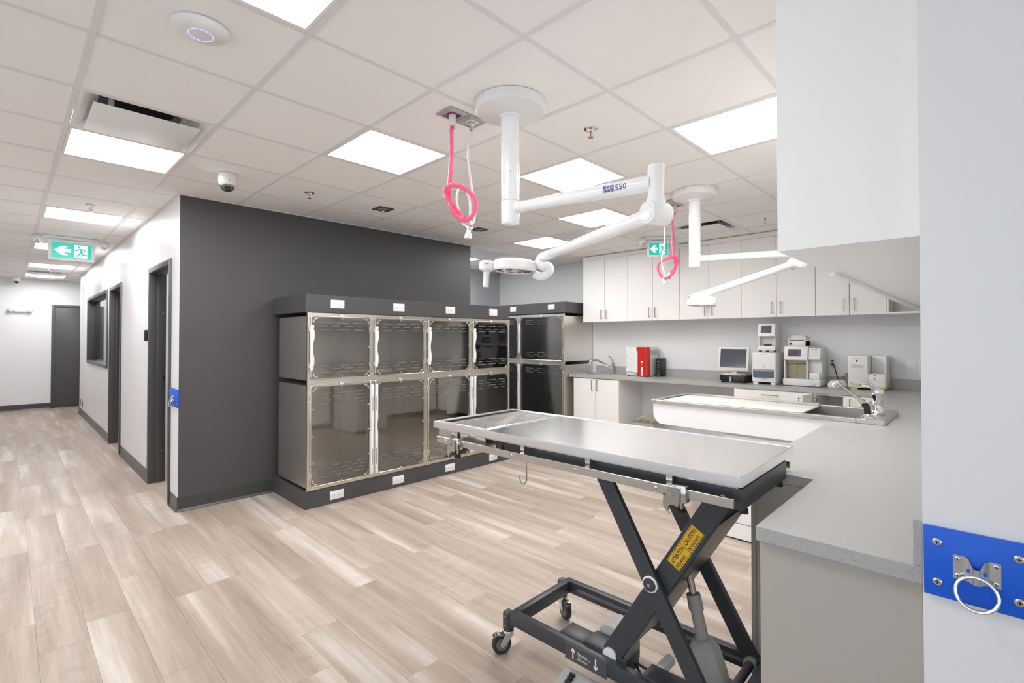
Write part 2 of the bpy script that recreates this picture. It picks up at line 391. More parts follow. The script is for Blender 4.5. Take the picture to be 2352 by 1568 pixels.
def room_spans_x(x):     # y spans of a bar running along y
    return [(YRE, YF)] if x < XW else ([(YRE, YG), (12.9, YF)] if x < 4.27 else [(YRE, YN)])
def room_spans_y(y):
    return [(XL, XB)] if y < YG else ([(XL, XW), (4.27, XB)] if y < YN else ([(XL, XW)] if y < 12.85 else [(XL, 2.5)]))
for i in range(-3, 11):
    x = GX+T*i
    if x > XB: continue
    for y0, y1 in room_spans_x(x): B(x-.012, x+.012, y0, y1, CZ-.001, CZ+.02).build('grid_bar', 'ceiling_grid', ceil, smooth=False)
for j in range(-8, 19):
    y = GY+T*j
    if y > YF: continue
    for x0, x1 in room_spans_y(y): B(x0, x1, y-.012, y+.012, CZ, CZ+.0195).build('grid_bar', 'ceiling_grid', ceil, smooth=False)
for b in ((XW-.022, XW, YG-.02, 12.85), (XW, 4.27, YG-.022, YG), (4.27, XB, YN-.022, YN), (XB-.022, XB, YR, YN), (XL, XW, YF-.022, YF)):
    B(*b, CZ-.002, CZ+.02).build('wall_angle', 'ceiling_grid', ceil, smooth=False)
# ---- walls
def wall(name, mat, boxes):
    m = MB()
    for b in boxes: m.box(*b)
    return struct(m.build(name, mat, smooth=False))
HT = 2.80; X2 = XW+.13
D1 = (5.185, 6.13); D2 = (7.87, 8.845); W1 = (9.045, 11.52); DH = 2.168; WZ = (1.03, 2.168)
cw = []
for y0, y1 in ((YG+.004, D1[0]+.02), (D1[1]-.02, D2[0]+.02), (D2[1]-.02, W1[0]+.02), (W1[1]-.02, 12.85)): cw.append((XW, X2, y0, y1, -.003, HT))
cw += [(XW, X2, D1[0]+.02, D1[1]-.02, DH-.02, HT), (XW, X2, D2[0]+.02, D2[1]-.02, DH-.02, HT), (XW, X2, W1[0]+.02, W1[1]-.02, WZ[1]-.02, HT), (XW, X2, W1[0]+.02, W1[1]-.02, -.003, WZ[0]+.02)]
wall('wall_corridor', 'wall_white', cw)
wall('wall_dark', 'wall_dark', [(XW+.002, 4.27, YG, YG+.115, -.003, HT)])
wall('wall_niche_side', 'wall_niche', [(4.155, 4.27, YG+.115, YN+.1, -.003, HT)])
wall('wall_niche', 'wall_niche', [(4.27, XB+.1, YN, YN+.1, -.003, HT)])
wall('wall_back', 'wall_pale', [(XB, XB+.1, YR-.1, YN, -.003, HT)])
wall('wall_right', 'wall_pale', [(XS+.11, XB, YR-.1, YR, -.003, HT)])
wall('wall_near', 'wall_pale', [(XS, XS+.11, YRE, YR, -.003, HT)])
wall('wall_far', 'wall_white', [(XL, 2.6, YF, YF+.1, -.003, HT)])
WL = (-1.9, 3.6); WR = (-1.6, 1.25); WS = (.25, 2.45)      # unseen windows inferred from cool light, added for soft fill beside and behind camera
wall('wall_left', 'wall_white', [(XL-.1, XL, YRE, WL[0], -.003, HT), (XL-.1, XL, WL[1], YF, -.003, HT), (XL-.1, XL, WL[0], WL[1], -.003, WS[0]), (XL-.1, XL, WL[0], WL[1], WS[1], HT)])
wall('wall_rear', 'wall_white', [(XL, WR[0], YRE-.1, YRE, -.003, HT), (WR[1], XS, YRE-.1, YRE, -.003, HT), (WR[0], WR[1], YRE-.1, YRE, -.003, WS[0]), (WR[0], WR[1], YRE-.1, YRE, WS[1], HT)])
def unseen_window(name, axis, f, a0, a1, n):
    d = sthing(name, (f, a0, WS[0]) if axis == 'y' else (a0, f, WS[0])); k = .05
    def bb(p0, p1, z0, z1, q0, q1, nm, mt): return (B(f-q1, f-q0, p0, p1, z0, z1) if axis == 'y' else B(p0, p1, f-q1, f-q0, z0, z1)).build(nm, mt, d, smooth=False)
    for i in range(n+1): c = a0+(a1-a0)*i/n; bb(max(a0, c-k/2), min(a1, c+k/2), WS[0], WS[1], .02, .08, 'mullion', 'frame_grey')
    for i in range(n):
        c0, c1 = a0+(a1-a0)*i/n+k/2, a0+(a1-a0)*(i+1)/n-k/2
        for z0, z1 in ((WS[0], WS[0]+k), (WS[1]-k, WS[1])): bb(c0, c1, z0, z1, .02, .08, 'rail', 'frame_grey')
        bb(c0, c1, WS[0]+k, WS[1]-k, .047, .053, 'pane', 'pane_clear')
unseen_window('unseen_window_2', 'y', XL, WL[0], WL[1], 4); unseen_window('unseen_window_3', 'x', YRE, WR[0], WR[1], 2)  # both windows are out of view, added to let in soft daylight
wall('wall_turn', 'wall_white', [(X2, 2.6, 12.74, 12.85, -.003, HT), (2.5, 2.6, 12.85, YF, -.003, HT)])
wall('wall_office', 'wall_white', [(3.2, 3.3, YG+.115, 12.74, -.003, HT), (X2, 3.2, 6.9, 7.0, -.003, HT)])
struct(B(X2, 3.2, YG+.115, 12.74, CZ, CZ+.02).build('ceiling_office', 'ceiling_tile', smooth=False))
# ---- baseboards (rubber cove base)
def cove(name, axis, a0, a1, face, sgn):
    """sgn: direction into the room from the wall face"""
    pf = [(face, 0), (face, .118), (face+sgn*.003, .119), (face+sgn*.0045, .1), (face+sgn*.006, .02), (face+sgn*.018, .004), (face+sgn*.018, 0)]
    m = MB()
    if axis == 'y': m.prism(pf, 'y', a0, a1)
    else: m.prism(pf, 'x', a0, a1)
    return struct(m.build(name, 'baseboard'))
cove('baseboard_dark', 'x', XW-.006, 1.79, YG, -1)
for k, (a, b) in enumerate(((YG-.006, D1[0]), (D1[1], D2[0]), (D2[1], 12.85))): cove('baseboard_corridor_%d' % (k+1), 'y', a, b, XW, -1)
cove('baseboard_far', 'x', XL, .665, YF, -1)
cove('baseboard_near', 'y', YRE, YR, XS, -1)
cove('baseboard_left', 'y', YRE, YF, XL, 1)
# ---- doors and window in the corridor wall
def casing(parent, a, b, z0, z1, sill=False):
    w = .05
    B(XW-.016, X2, a, a+w, z0, z1).build('casing', 'frame_grey', parent, bevel=.003)
    B(XW-.016, X2, b-w, b, z0, z1).build('casing', 'frame_grey', parent, bevel=.003)
    B(XW-.016, X2, a+w, b-w, z1-w, z1).build('casing', 'frame_grey', parent, bevel=.003)
    if sill: B(XW-.016, X2, a+w, b-w, z0, z0+w).build('casing', 'frame_grey', parent, bevel=.003)
    for y0, y1 in ((a+w, a+w+.014), (b-w-.014, b-w)): B(XW+.05, XW+.10, y0, y1, z0+(w if sill else 0), z1-w).build('stop', 'frame_grey', parent, bevel=.002)
    B(XW+.05, XW+.10, a+w+.014, b-w-.014, z1-w-.014, z1-w).build('stop', 'frame_grey', parent, bevel=.002)
for nm, (a, b) in (('door_1', D1), ('door_2', D2)):
    d = sthing(nm, (XW, (a+b)/2, 0)); casing(d, a, b, 0, DH)
    B(X2+.01, X2+.86, a+.05, a+.092, .01, DH-.06).build('leaf', 'wall_dark_trim', d, bevel=.002)
    s_ = B(XW+.105, XW+.128, b-.053, b-.0495, .98, 1.12).build('strike_plate', 'nickel', d)
    B(XW+.111, XW+.122, b-.055, b-.0525, 1.02, 1.08).build('strike_hole', 'black_void', s_)
    for z in (.32, 1.72): MB().dome((XW+.1, b-.064, z), .006, .004, (0, -1, 0), 10, 3).build('stop_button', 'handle_steel', d)
d = sthing('window_1', (XW, (W1[0]+W1[1])/2, WZ[0])); casing(d, W1[0], W1[1], WZ[0], WZ[1], True)
B(XW+.072, XW+.078, W1[0]+.06, W1[1]-.06, WZ[0]+.05, WZ[1]-.06).build('pane', 'pane_clear', d)
d = sthing('door_3', (1.1, YF, 0))
for x0, x1, z0, z1 in ((.665, .72, 0, 2.165), (1.62, 1.675, 0, 2.165), (.72, 1.62, 2.11, 2.165)): B(x0, x1, YF-.016, YF, z0, z1).build('casing', 'frame_grey', d, bevel=.002)
B(.722, 1.618, YF-.007, YF, .006, 2.108).build('leaf', 'frame_grey', d, bevel=.001)
MB().cyl((1.55, YF-.007, 1.0), (1.55, YF-.05, 1.0), .012).bar((1.56, YF-.05, 1.0), (1.43, YF-.05, 1.0), .018, .02).build('handle', 'nickel', d)
d = sthing('door_4', (1.75, 12.74, 0))     # door seen inside the office through the window
for x0, x1, z0, z1 in ((1.27, 1.32, 0, 2.1), (2.17, 2.22, 0, 2.1), (1.32, 2.17, 2.05, 2.1)): B(x0, x1, 12.724, 12.74, z0, z1).build('casing', 'frame_grey', d)
B(1.32, 2.17, 12.73, 12.74, .005, 2.05).build('leaf', 'laminate', d)
# ---- ceiling lights
def panel_light(i, j, z=CZ):
    x0, x1, y0, y1 = cell(i, j); cx, cy = (x0+x1)/2, (y0+y1)/2; h = T/2-.013
    t = thing('ceiling_light', 'x', 'ceiling light', (cx, cy, z))
    m = MB(); k = .016
    for b in ((-h, h, -h, -h+k), (-h, h, h-k, h), (-h, -h+k, -h+k, h-k), (h-k, h, -h+k, h-k)): m.box(cx+b[0], cx+b[1], cy+b[2], cy+b[3], z-.001, z+.03)
    m.build('frame', 'fixture_white', t, smooth=False)
    B(cx-h+k, cx+h-k, cy-h+k, cy+h-k, z+.006, z+.02).build('diffuser', 'lamp_panel', t, smooth=False)
    return t
L0 = panel_light(*LIGHTS[0])
LLAB = {(0,-2): 'square panel light next to the round access point', (0,2): 'square panel light touching the air diffuser before the corridor mouth', (0,6): 'square panel light just before the corridor exit sign, behind a sprinkler',
        (0,10): 'square panel light half hidden behind the corridor exit sign', (0,14): 'square panel light between the corridor exit sign and the far air diffuser', (0,17): 'square panel light nearest the corridor end wall',
        (2,0): 'square panel light beside the nearer pink hose', (4,-1): 'square panel light behind the numbered lamp arm', (6,0): 'square panel light above the elbow of the numbered lamp', (4,-3): 'square panel light cut off by the right-hand wall cabinet',
        (7,2): 'square panel light adjoining the perforated grille', (7,5): 'square panel light in the niche, mostly behind the dark wall'}
for n, (i, j) in enumerate(LIGHTS):
    x0, x1, y0, y1 = cell(i, j); lab = LLAB.get((i, j), 'unseen square panel light added left of the view near the unseen windows')
    gr = 'added panel lights out of view' if (i, j) not in LLAB else ('panel lights along the corridor' if i <= 0 else 'panel lights over the treatment area')
    if n == 0: L0['label'] = lab; L0['group'] = gr
    else: dup(L0, ((x0+x1)/2, (y0+y1)/2, CZ), label=lab, group=gr)
dup(L0, (2.2, 9.9, CZ-.024), label='square flat panel light inside the office behind the corridor window', group='panel lights in the offices')
dup(L0, (2.2, 6.0, CZ-.024), label='unseen square flat panel light added inside the room behind the nearer open doorway', group='added panel lights in the rooms behind the doorways')  # unseen lamp added to light the doorway room
# ---- air diffusers and return grilles
def air_diffuser(i, j, label):
    x0, x1, y0, y1 = cell(i, j); cx, cy = (x0+x1)/2, (y0+y1)/2; h = T/2-.013; z = CZ
    t = thing('air_diffuser', label, 'air diffuser', (cx, cy, z), 0, 'ceiling air diffusers')
    m = MB()      # coved pan: square ring rising inward
    prof = [(h, 0), (h-.02, .004), (h-.05, .02), (h-.085, .05), (h-.10, .09)]
    for (r0, z0), (r1, z1) in zip(prof, prof[1:]):
        for sx, sy in ((1,0),(-1,0),(0,1),(0,-1)):
            if sx: q = [(sx*r0,-r0,z0),(sx*r0,r0,z0),(sx*r1,r1,z1),(sx*r1,-r1,z1)]
            else: q = [(-r0,sy*r0,z0),(r0,sy*r0,z0),(r1,sy*r1,z1),(-r1,sy*r1,z1)]
            m.add([(cx+a, cy+b, z+c) for a, b, c in q], [(0,1,2,3)])
    m.build('coved_pan', 'fixture_white', t)
    B(cx-h, cx+h, cy-h, cy+h, z+.095, z+.10).build('back_plate', 'ceiling_above', t)
    MB().cyl((cx, cy, z+.09), (cx, cy, z+.094), .15, n=32).build('duct_mouth', 'black_void', t)
    B(cx-.235, cx+.235, cy-.235, cy+.235, z-.022, z-.019).build('plaque', 'fixture_white', t, bevel=.001)
    for dx, dy in ((-.16,-.2),(.16,-.2),(-.16,.2),(.16,.2)): B(cx+dx-.012, cx+dx+.012, cy+dy-.001, cy+dy+.001, z-.019, z+.095).build('bracket', 'gas_frame', t)
    return t
air_diffuser(0, 1, 'white square plaque air diffuser beside a corridor panel light')
air_diffuser(8, -1, 'white square plaque air diffuser close to the wall cabinets')
air_diffuser(0, 16, 'white square plaque air diffuser at the far end of the corridor')
for (i, j), lab in zip(GRILLE, ('grey perforated return grille next to a panel light over the kennels', 'grey perforated return grille in the niche behind the dark wall')):
    x0, x1, y0, y1 = cell(i, j); t = thing('return_grille', lab, 'grille', ((x0+x1)/2, (y0+y1)/2, CZ), 0, 'return air grilles')
    m = MB(); k = .02; a = .013
    for b in ((x0+a, x1-a, y0+a, y0+a+k), (x0+a, x1-a, y1-a-k, y1-a), (x0+a, x0+a+k, y0+a+k, y1-a-k), (x1-a-k, x1-a, y0+a+k, y1-a-k)): m.box(*b, CZ-.001, CZ+.012)
    m.build('frame', 'ceiling_grid', t, smooth=False)
    m = MB()
    for q in range(28):
        f = x0+.04+q*(T-.08)/27; m.box(f-.004, f+.004, y0+.033, y1-.033, CZ+.002, CZ+.006)
        f = y0+.04+q*(T-.08)/27; m.box(x0+.033, x1-.033, f-.004, f+.004, CZ+.0025, CZ+.0065)
    m.build('lattice', 'fixture_white', t, smooth=False, kind='stuff')
    B(x0+.013, x1-.013, y0+.013, y1-.013, CZ+.05, CZ+.055).build('back_plate', 'ceiling_above', t)
# ---- sprinklers
def sprinkler(x, y):
    t = thing('sprinkler_head', 'x', 'sprinkler', (x, y, CZ), 0, 'sprinkler heads in the ceiling'); z = CZ+.003
    MB().lathe([(.041, 0), (.041, -.002), (.034, -.006), (.022, -.006), (.020, -.001), (.0, -.001)], (x, y, z), n=24).build('escutcheon', 'chrome', t)
    m = MB().cyl((x, y, z-.002), (x, y, z-.016), .010, .008, 12)
    for s in (-1, 1): m.tube(spline([(x+s*.007, y, z-.014), (x+s*.013, y, z-.026), (x+s*.010, y, z-.040), (x+s*.003, y, z-.048)], 4), .0028, 6)
    m.build('yoke', 'chrome', t)
    MB().cyl((x, y, z-.016), (x, y, z-.042), .0022, n=8).build('glass_bulb', 'red_plastic', t)
    MB().lathe([(.004, 0), (.016, -.002), (.016, -.004), (.0, -.005)], (x, y, z-.047), n=16).build('deflector', 'brass', t)
    return t
sp0 = None
for x, y, l in ((2.367, 1.66, 'chrome sprinkler head in the ceiling tile beside the nearer surgical lamp mount'), (1.764, 4.08, 'chrome sprinkler head in the ceiling near the dome camera'), (.533, 5.889, 'chrome sprinkler head in the corridor ceiling before the exit sign'),
                (5.395, 1.641, 'chrome sprinkler head in the ceiling by the wall cabinets'), (.548, 11.93, 'chrome sprinkler head at the far end of the corridor ceiling')):
    if sp0 is None: sp0 = sprinkler(x, y); sp0['label'] = l
    else: dup(sp0, (x, y, CZ), label=l)
# ================================================================== KENNELS
KY, KX0, KX1 = 4.195, 1.795, 4.258        # front plane, left and right end of the bank
KZ = (.155, 1.078, 1.682)
def soffit(name, label, boxes, mat='wall_dark_trim', cat='soffit'):
    m = MB()
    for b in boxes: m.box(*b)
    return tag(m.build(name, mat, bevel=.0015, smooth=False), label, cat)
soffit('kennel_plinth', 'dark grey plinth under the eight-door kennel bank', [(1.785, 4.30, 4.19, YG, 0, .150)], cat='plinth')
soffit('kennel_soffit', 'dark grey soffit box on top of the eight-door kennel bank', [(1.785, 4.256, 4.19, YG, 1.687, 1.841)])
# second bank in the niche (front plane x = 5.70)
K2X, K2Y0 = 5.70, 4.462
soffit('kennel_plinth', 'dark grey plinth under the kennels in the niche', [(K2X-.006, XB, K2Y0, YN, 0, .10)], cat='plinth')
soffit('kennel_soffit', 'dark grey soffit box above the kennels in the niche', [(K2X-.006, XB, K2Y0-.01, YN, 1.838, 2.000)])
def pill(m, cx, cz, w, h, y0, y1, k=4):
    P = []
    for sx, a in ((1, -90), (-1, 90)):
        for i in range(k+1): t = math.radians(a+180*i/k); P.append((cx+sx*0+(w/2-h/2)*sx+h/2*math.cos(t), cz+h/2*math.sin(t)))
    m.prism(P, 'y', y0, y1)
def make_cage(w, h, dep, hinge, big, slots_rows, clear=False):
    """one kennel cage, local frame: x to the right, y into the cage, z up; hinge 'L' or 'R'"""
    t = thing('kennel_cage', 'x', 'kennel')
    FW = .033; th = .006
    x0, x1, z0, z1 = .004, w-.004, .02, h-.03
    m = MB()   # stainless box: two sides, back, top, bottom
    m.box(x0, x0+th, .004, dep, z0, z1).box(x1-th, x1, .004, dep, z0, z1).box(x0+th, x1-th, dep-th, dep, z0, z1)
    m.box(x0+th, x1-th, .004, dep-th, z0, z0+th).box(x0+th, x1-th, .004, dep-th, z1-th, z1)
    m.build('body', 'steel_cage', t, bevel=.0015, seg=1)
    m = MB()   # front trim
    m.box(0, FW, -.014, .004, 0, h).box(w-FW, w, -.014, .004, 0, h).box(FW, w-FW, -.012, .004, 0, FW).box(FW, w-FW, -.012, .004, h-FW, h)
    m.box(.004, .010, -.017, -.012, FW, h-FW).box(w-.010, w-.004, -.017, -.012, FW, h-FW)
    m.box(FW, w-FW, -.015, -.01, .004, .010).box(FW, w-FW, -.015, -.01, h-.010, h-.004)
    g = .010   # gusset plates with cut corners
    for cx, cz in ((0, 0), (w, 0), (0, h), (w, h)):
        sx = 1 if cx == 0 else -1; sz = 1 if cz == 0 else -1
        poly = [(cx, cz), (cx+sx*.058, cz), (cx+sx*.058, cz+sz*.018), (cx+sx*.036, cz+sz*.022), (cx+sx*.022, cz+sz*.036), (cx+sx*.018, cz+sz*.058), (cx, cz+sz*.058)]
        m.prism(poly, 'y', -.0165, -.011)
        for a, b in ((.048, .009), (.009, .048)): m.dome((cx+sx*a, -.0165, cz+sz*b), .005, .004, (0, -1, 0), 8, 3)
    m.build('face_frame', 'steel_frame', t)
    B(w/2-.022, w/2+.022, -.0157, -.0150, h-.024, h-.010).build('sticker', 'print_white', t)
    st = [o for o in t.children if o.name.startswith('sticker')][0]
    B(w/2-.022, w/2-.014, -.0161, -.0157, h-.023, h-.012).box(w/2-.002, w/2+.018, -.0161, -.0157, h-.019, h-.016).build('sticker_print', 'print_blue', st)
    # door
    a, b, c, d = .030, w-.030, .030, h-.030
    fr = MB().tube([(p, -.021, q) for p, q in rrect(a, b, c, d, .022)], .0052, 8, True).tube([(p, -.019, q) for p, q in rrect(a+.010, b-.010, c+.010, d-.010, .016)], .0028, 6, True)
    D = fr.build('door', 'steel_frame', t)
    B(a+.009, b-.009, -.022, -.018, c+.009, d-.009).build('pane', 'pane_smoked', D)
    m = MB()
    for (zz, cnt, off) in slots_rows:
        L = (b-a)*.86; x_ = a+(b-a)*.09; pit = L/cnt
        for i in range(cnt): pill(m, x_+pit*(i+.5), zz, pit*(.68 if cnt < 4 else .62), .0075, -.0228, -.0224)
    m.build('vent_slots', 'grey_rubber', D, kind='stuff', smooth=False)
    for cx, cz in ((a, c), (b, c), (a, d), (b, d)):       # stepped corner clips
        sx = 1 if cx == a else -1; sz = 1 if cz == c else -1
        P = [(.004,.004),(.058,.004),(.058,.020),(.040,.020),(.040,.014),(.028,.014),(.028,.028),(.014,.028),(.014,.040),(.020,.040),(.020,.058),(.004,.058)]
        P = [(.012,.030),(.012,.056),(.022,.056),(.026,.046),(.026,.034),(.034,.026),(.046,.026),(.056,.022),(.056,.012),(.030,.012),(.030,.020),(.020,.030)]
        m = MB().prism([(cx+sx*p, cz+sz*q) for p, q in P], 'y', -.028, -.022)
        for p, q in ((.017, .048), (.048, .017)): m.dome((cx+sx*p, -.028, cz+sz*q), .0055, .004, (0, -1, 0), 8, 3)
        m.build('corner_clip', 'steel_frame', D)
    def stud(x, z, sx, sz):
        MB().box(x-(.012 if sx else .006), x+(.012 if sx else .006), -.027, -.022, z-(.012 if sz else .006), z+(.012 if sz else .006)).dome((x, -.027, z), .0062, .005, (0, -1, 0), 10, 3).build('clip', 'steel_frame', D)
    stud(w/2, c+.012, 0, 1); stud(w/2, d-.012, 0, 1)
    nv = 3 if big else 1
    for i in range(nv):
        z = h*(i+1)/(nv+1); stud(a+.012, z, 1, 0); stud(b-.012, z, 1, 0)
    hx = .018 if hinge == 'L' else w-.018; s = 1 if hinge == 'L' else -1
    for z in (h*.13, h*.85) if big else (h*.22, h*.76):
        m = MB().box(hx-.011, hx+.009, -.022, -.014, z-.035, z+.035).box(hx+s*.004, hx+s*.020, -.027, -.020, z-.012, z+.03)
        for q in (-.02, 0, .02): m.dome((hx-s*.004, -.022, z+q), .005, .004, (0, -1, 0), 8, 3)
        m.build('hinge', 'steel_frame', D, bevel=.001, seg=1)
    lx = w-.026 if hinge == 'L' else .026; s = -1 if hinge == 'L' else 1
    if big:   # long two-rail latch
        zt, zb = h-.045, .045
        zz = [zb, zb+.05, zb+.10, zb+(zt-zb)*.46, zb+(zt-zb)*.50, zb+(zt-zb)*.55, zb+(zt-zb)*.60, zt-.06, zt]
        dx = [.012, .012, .012, .012, .006, .004, .012, .012, .012]
        P = [(lx-s*.016, z) for z in zz]+[(lx+s*q, z) for q, z in reversed(list(zip(dx, zz)))]
        D2_ = MB().prism(P, 'y', -.062, -.030).build('latch', 'plastic_white', D, bevel=.003)
        pass
        for q0, q1 in ((.10, .28), (.70, .86)): B(lx-s*.008, lx-s*.003, -.0632, -.0618, zb+(zt-zb)*q0, zb+(zt-zb)*q1).build('latch_groove', 'grey_rubber', D)
        B(lx-.022, lx+.016, -.055, -.016, zt, zt+.035).build('latch_catch', 'chrome', D, bevel=.004)
        pass
    else:
        zm = h/2; hh = h*.27
        prof = [(-1.18, .004), (-1.1, .013), (-1.0, .010), (-.9, .018), (-.55, .019), (-.25, .008), (0, .004), (.25, .010), (.5, .020), (.9, .020), (1., .010), (1.08, .018), (1.18, .016)]
        P = [(lx-s*.012, zm+q*hh) for q, _ in prof]+[(lx+s*g_, zm+q*hh) for q, g_ in reversed(prof)]
        MB().prism(P, 'y', -.055, -.030).build('latch', 'plastic_white', D, bevel=.003)
        for q in (-1, 1):
            m = MB().box(lx-.022, lx+.008, -.032, -.014, zm+q*hh*.95-.02, zm+q*hh*.95+.02)
            for e in (-.012, .012): m.dome((lx-.014, -.032, zm+q*hh*.95+e), .005, .004, (0, -1, 0), 8, 3)
            m.build('latch_catch', 'steel_frame', D, bevel=.002, seg=1)
    return t
W4 = (KX1-KX0)/4; hu = KZ[2]-KZ[1]; hl = KZ[1]-KZ[0]
ur = [(hu-.085, 3, 0), (hu-.115, 4, 0), (hu-.145, 3, 0), (.085, 3, 0), (.115, 4, 0), (.145, 3, 0)]
lr = [(hl-.10, 3, 0), (hl-.13, 4, 0), (hl-.16, 3, 0), (hl-.19, 4, 0), (.10, 3, 0), (.13, 4, 0), (.16, 3, 0), (.19, 4, 0)]
ups = make_cage(W4, hu, .62, 'R', False, ur); loL = make_cage(W4, hl, .62, 'L', True, lr); loR = make_cage(W4, hl, .62, 'R', True, lr)
ul = ['upper stainless kennel cage beside the bare dark wall', 'upper stainless kennel cage second along from the bare dark wall', 'upper stainless kennel cage third along from the bare dark wall', 'upper stainless kennel cage of the long bank next to the niche kennels']
ll = ['tall lower kennel cage beside the bare dark wall, hinged on the wall side', 'tall lower kennel cage second along from the bare dark wall', 'tall lower kennel cage third along from the bare dark wall, behind the exam table end', 'tall lower kennel cage of the long bank next to the niche kennels']
for k in range(4):
    p = (KX0+W4*k, KY, KZ[1])
    if k == 0: ups.location = p; ups['label'] = ul[0]; ups['group'] = 'upper cages of the long kennel bank'
    else: dup(ups, p, 0, ul[k], 'upper cages of the long kennel bank')
    src = loL if k % 2 == 0 else loR; p = (KX0+W4*k, KY, KZ[0])
    if k < 2: src.location = p; src['label'] = ll[k]; src['group'] = 'lower cages of the long kennel bank'
    else: dup(src, p, 0, ll[k], 'lower cages of the long kennel bank')
h2u, h2l, W2 = 1.825-1.100, 1.100-.105, .905
ur2 = [(h2u-.085, 3, 0), (h2u-.115, 4, 0), (h2u-.145, 3, 0), (.085, 3, 0), (.115, 4, 0), (.145, 3, 0)]
lr2 = [(h2l-.10, 3, 0), (h2l-.13, 4, 0), (h2l-.16, 3, 0), (.10, 3, 0), (.13, 4, 0)]
a2 = make_cage(W2, h2u, .70, 'R', False, ur2); b2 = make_cage(W2, h2l, .70, 'R', True, lr2)
for src, z, lab in ((a2, 1.100, 'wide upper kennel cage in the niche'), (b2, .105, 'wide lower kennel cage in the niche')):
    src.location = (K2X, K2Y0+W2, z); src.rotation_euler = (0, 0, -math.pi/2); src['label'] = lab+' with bare steel side next to the counter'; src['group'] = 'kennel cages in the niche'
    dup(src, (K2X, K2Y0+2*W2, z), -math.pi/2, lab+' half hidden behind the long kennel bank', 'kennel cages in the niche')
# ================================================================== OUTLETS
def outlet(label, group, horizontal=True):
    """local frame: plate in the xz plane facing -y"""
    t = thing('power_outlet', label, 'outlet', (0, 0, 0), 0, group); w, h = (.064, .038) if horizontal else (.036, .059)
    pl = B(-w, w, -.006, 0, -h, h).build('cover_plate', 'plastic_white', t, bevel=.003)
    w2, h2 = (.034, .017) if horizontal else (.017, .034)
    B(-w2, w2, -.0085, -.005, -h2, h2).build('receptacle', 'plastic_gloss', t, bevel=.001)
    m = MB()
    for s in (-1, 1):
        c = (s*.020, 0) if horizontal else (0, s*.020)
        for dx, dz, a, b in ((-.006, .005, .004, .0013), (-.006, -.005, .004, .0013), (.006, 0, .002, .002)):
            if not horizontal: dx, dz, a, b = dz, dx, b, a
            m.box(c[0]+dx-a, c[0]+dx+a, -.0089, -.0084, c[1]+dz-b, c[1]+dz+b)
    m.build('slots', 'print_black', t, smooth=False)
    m = MB()
    for s in (-1, 1):
        p = (s*(w-.012), 0) if horizontal else (0, s*(h-.010)); m.dome((p[0], -.006, p[1]), .003, .0012, (0, -1, 0), 8, 2)
    m.build('screw', 'nickel', t)
    return t
o0 = outlet('x', 'x')
pos = ['beside the bare dark wall', 'second from the bare dark wall', 'third from the bare dark wall', 'beside the niche']
for k, x in enumerate((2.068, 2.705, 3.352, 3.992)):
    for z, nm in ((1.765, 'soffit'), (.071, 'plinth')):
        lab = 'white duplex outlet on the long kennel %s, %s' % (nm, pos[k]); gr = 'outlets on the kennel %s' % nm
        if k == 0 and nm == 'soffit': o0.location = (x, 4.19, z); o0['label'] = lab; o0['group'] = gr; WM[o0.name] = Matrix.Translation(o0.location)
        else: dup(o0, (x, 4.19, z), 0, lab, gr)
for u, v, l in ((1179, 710, 'half way along'), (1266.5, 704.5, 'at its counter end')):
    p = at(u, v, x=K2X-.006); dup(o0, p, -math.pi/2, 'white duplex outlet on the niche kennel soffit, '+l, 'outlets on the niche soffit')
v0 = outlet('white duplex outlet on the pale wall near the white near-side wall edge', 'outlets above the back counter', False)
v0.location = (XB, .575, 1.165); v0.rotation_euler = (0, 0, -math.pi/2)
dup(v0, (XB, 1.262, 1.19), -math.pi/2, 'white duplex outlet behind the telephone-shaped device with black plugs in it', 'outlets above the back counter')
for y, jl in ((12.25, 'small dark jack plate low on the corridor wall, the one on the window side'), (12.62, 'small dark jack plate low on the corridor wall, the one right at the far corner')):
    t = thing('wall_jack', jl, 'jack plate', (XW, y, .23), 0, 'jack plates at the far corridor corner')
    B(XW-.008, XW, y-.036, y+.036, .175, .29).build('plate', 'frame_grey', t, bevel=.002); B(XW-.0095, XW-.0075, y-.015, y+.015, .20, .265).build('socket', 'black_plastic', t)
# ================================================================== CEILING AND CORRIDOR FITTINGS
def dome_camera(x, y, label, tilt):
    t = thing('dome_camera', label, 'camera', (x, y, CZ), 0, 'dome cameras'); z = CZ+.002
    MB().lathe([(.050, 0), (.058, -.002), (.060, -.03), (.0595, -.062), (.056, -.078), (.048, -.086), (.04, -.088), (.0, -.088)], (x, y, z), n=32).build('housing', 'plastic_white', t)
    MB().lathe([(.047, -.086), (.047, -.092), (.044, -.106), (.036, -.119), (.022, -.128), (.0, -.131)], (x, y, z), n=28, cap=False).build('bubble', 'clear_plastic', t)
    d = Vector((-tilt[0], -tilt[1], -.8)).normalized(); c = Vector((x, y, z-.092))
    MB().cyl(c, c+d*.028, .024, .022, 20).dome(c+d*.028, .021, .006, d, 20, 4).build('lens', 'black_plastic', t)
    m = MB()
    for a in (.4, 2.5, 4.6): q = Vector((x+.0595*math.cos(a-2), y+.0595*math.sin(a-2), z-.06)); m.cyl(q, q+Vector((math.cos(a-2), math.sin(a-2), 0))*.0012, .004, n=8)
    m.build('vent', 'print_black', t)
dome_camera(1.136, 4.052, 'white dome security camera on the ceiling before the dark wall', (-.3, -.5))
dome_camera(.140, 13.85, 'white dome security camera at the end wall of the corridor', (0, 1))
t = thing('access_point', 'round white wireless access point with a blue light ring on the ceiling', 'access point', (.524, 2.215, CZ))
c = (.524, 2.215, CZ+.003)
MB().lathe([(.094, 0), (.100, -.006), (.100, -.011), (.094, -.017), (.07, -.025), (.045, -.030), (.0, -.031)], c, n=48).build('housing', 'plastic_white', t)
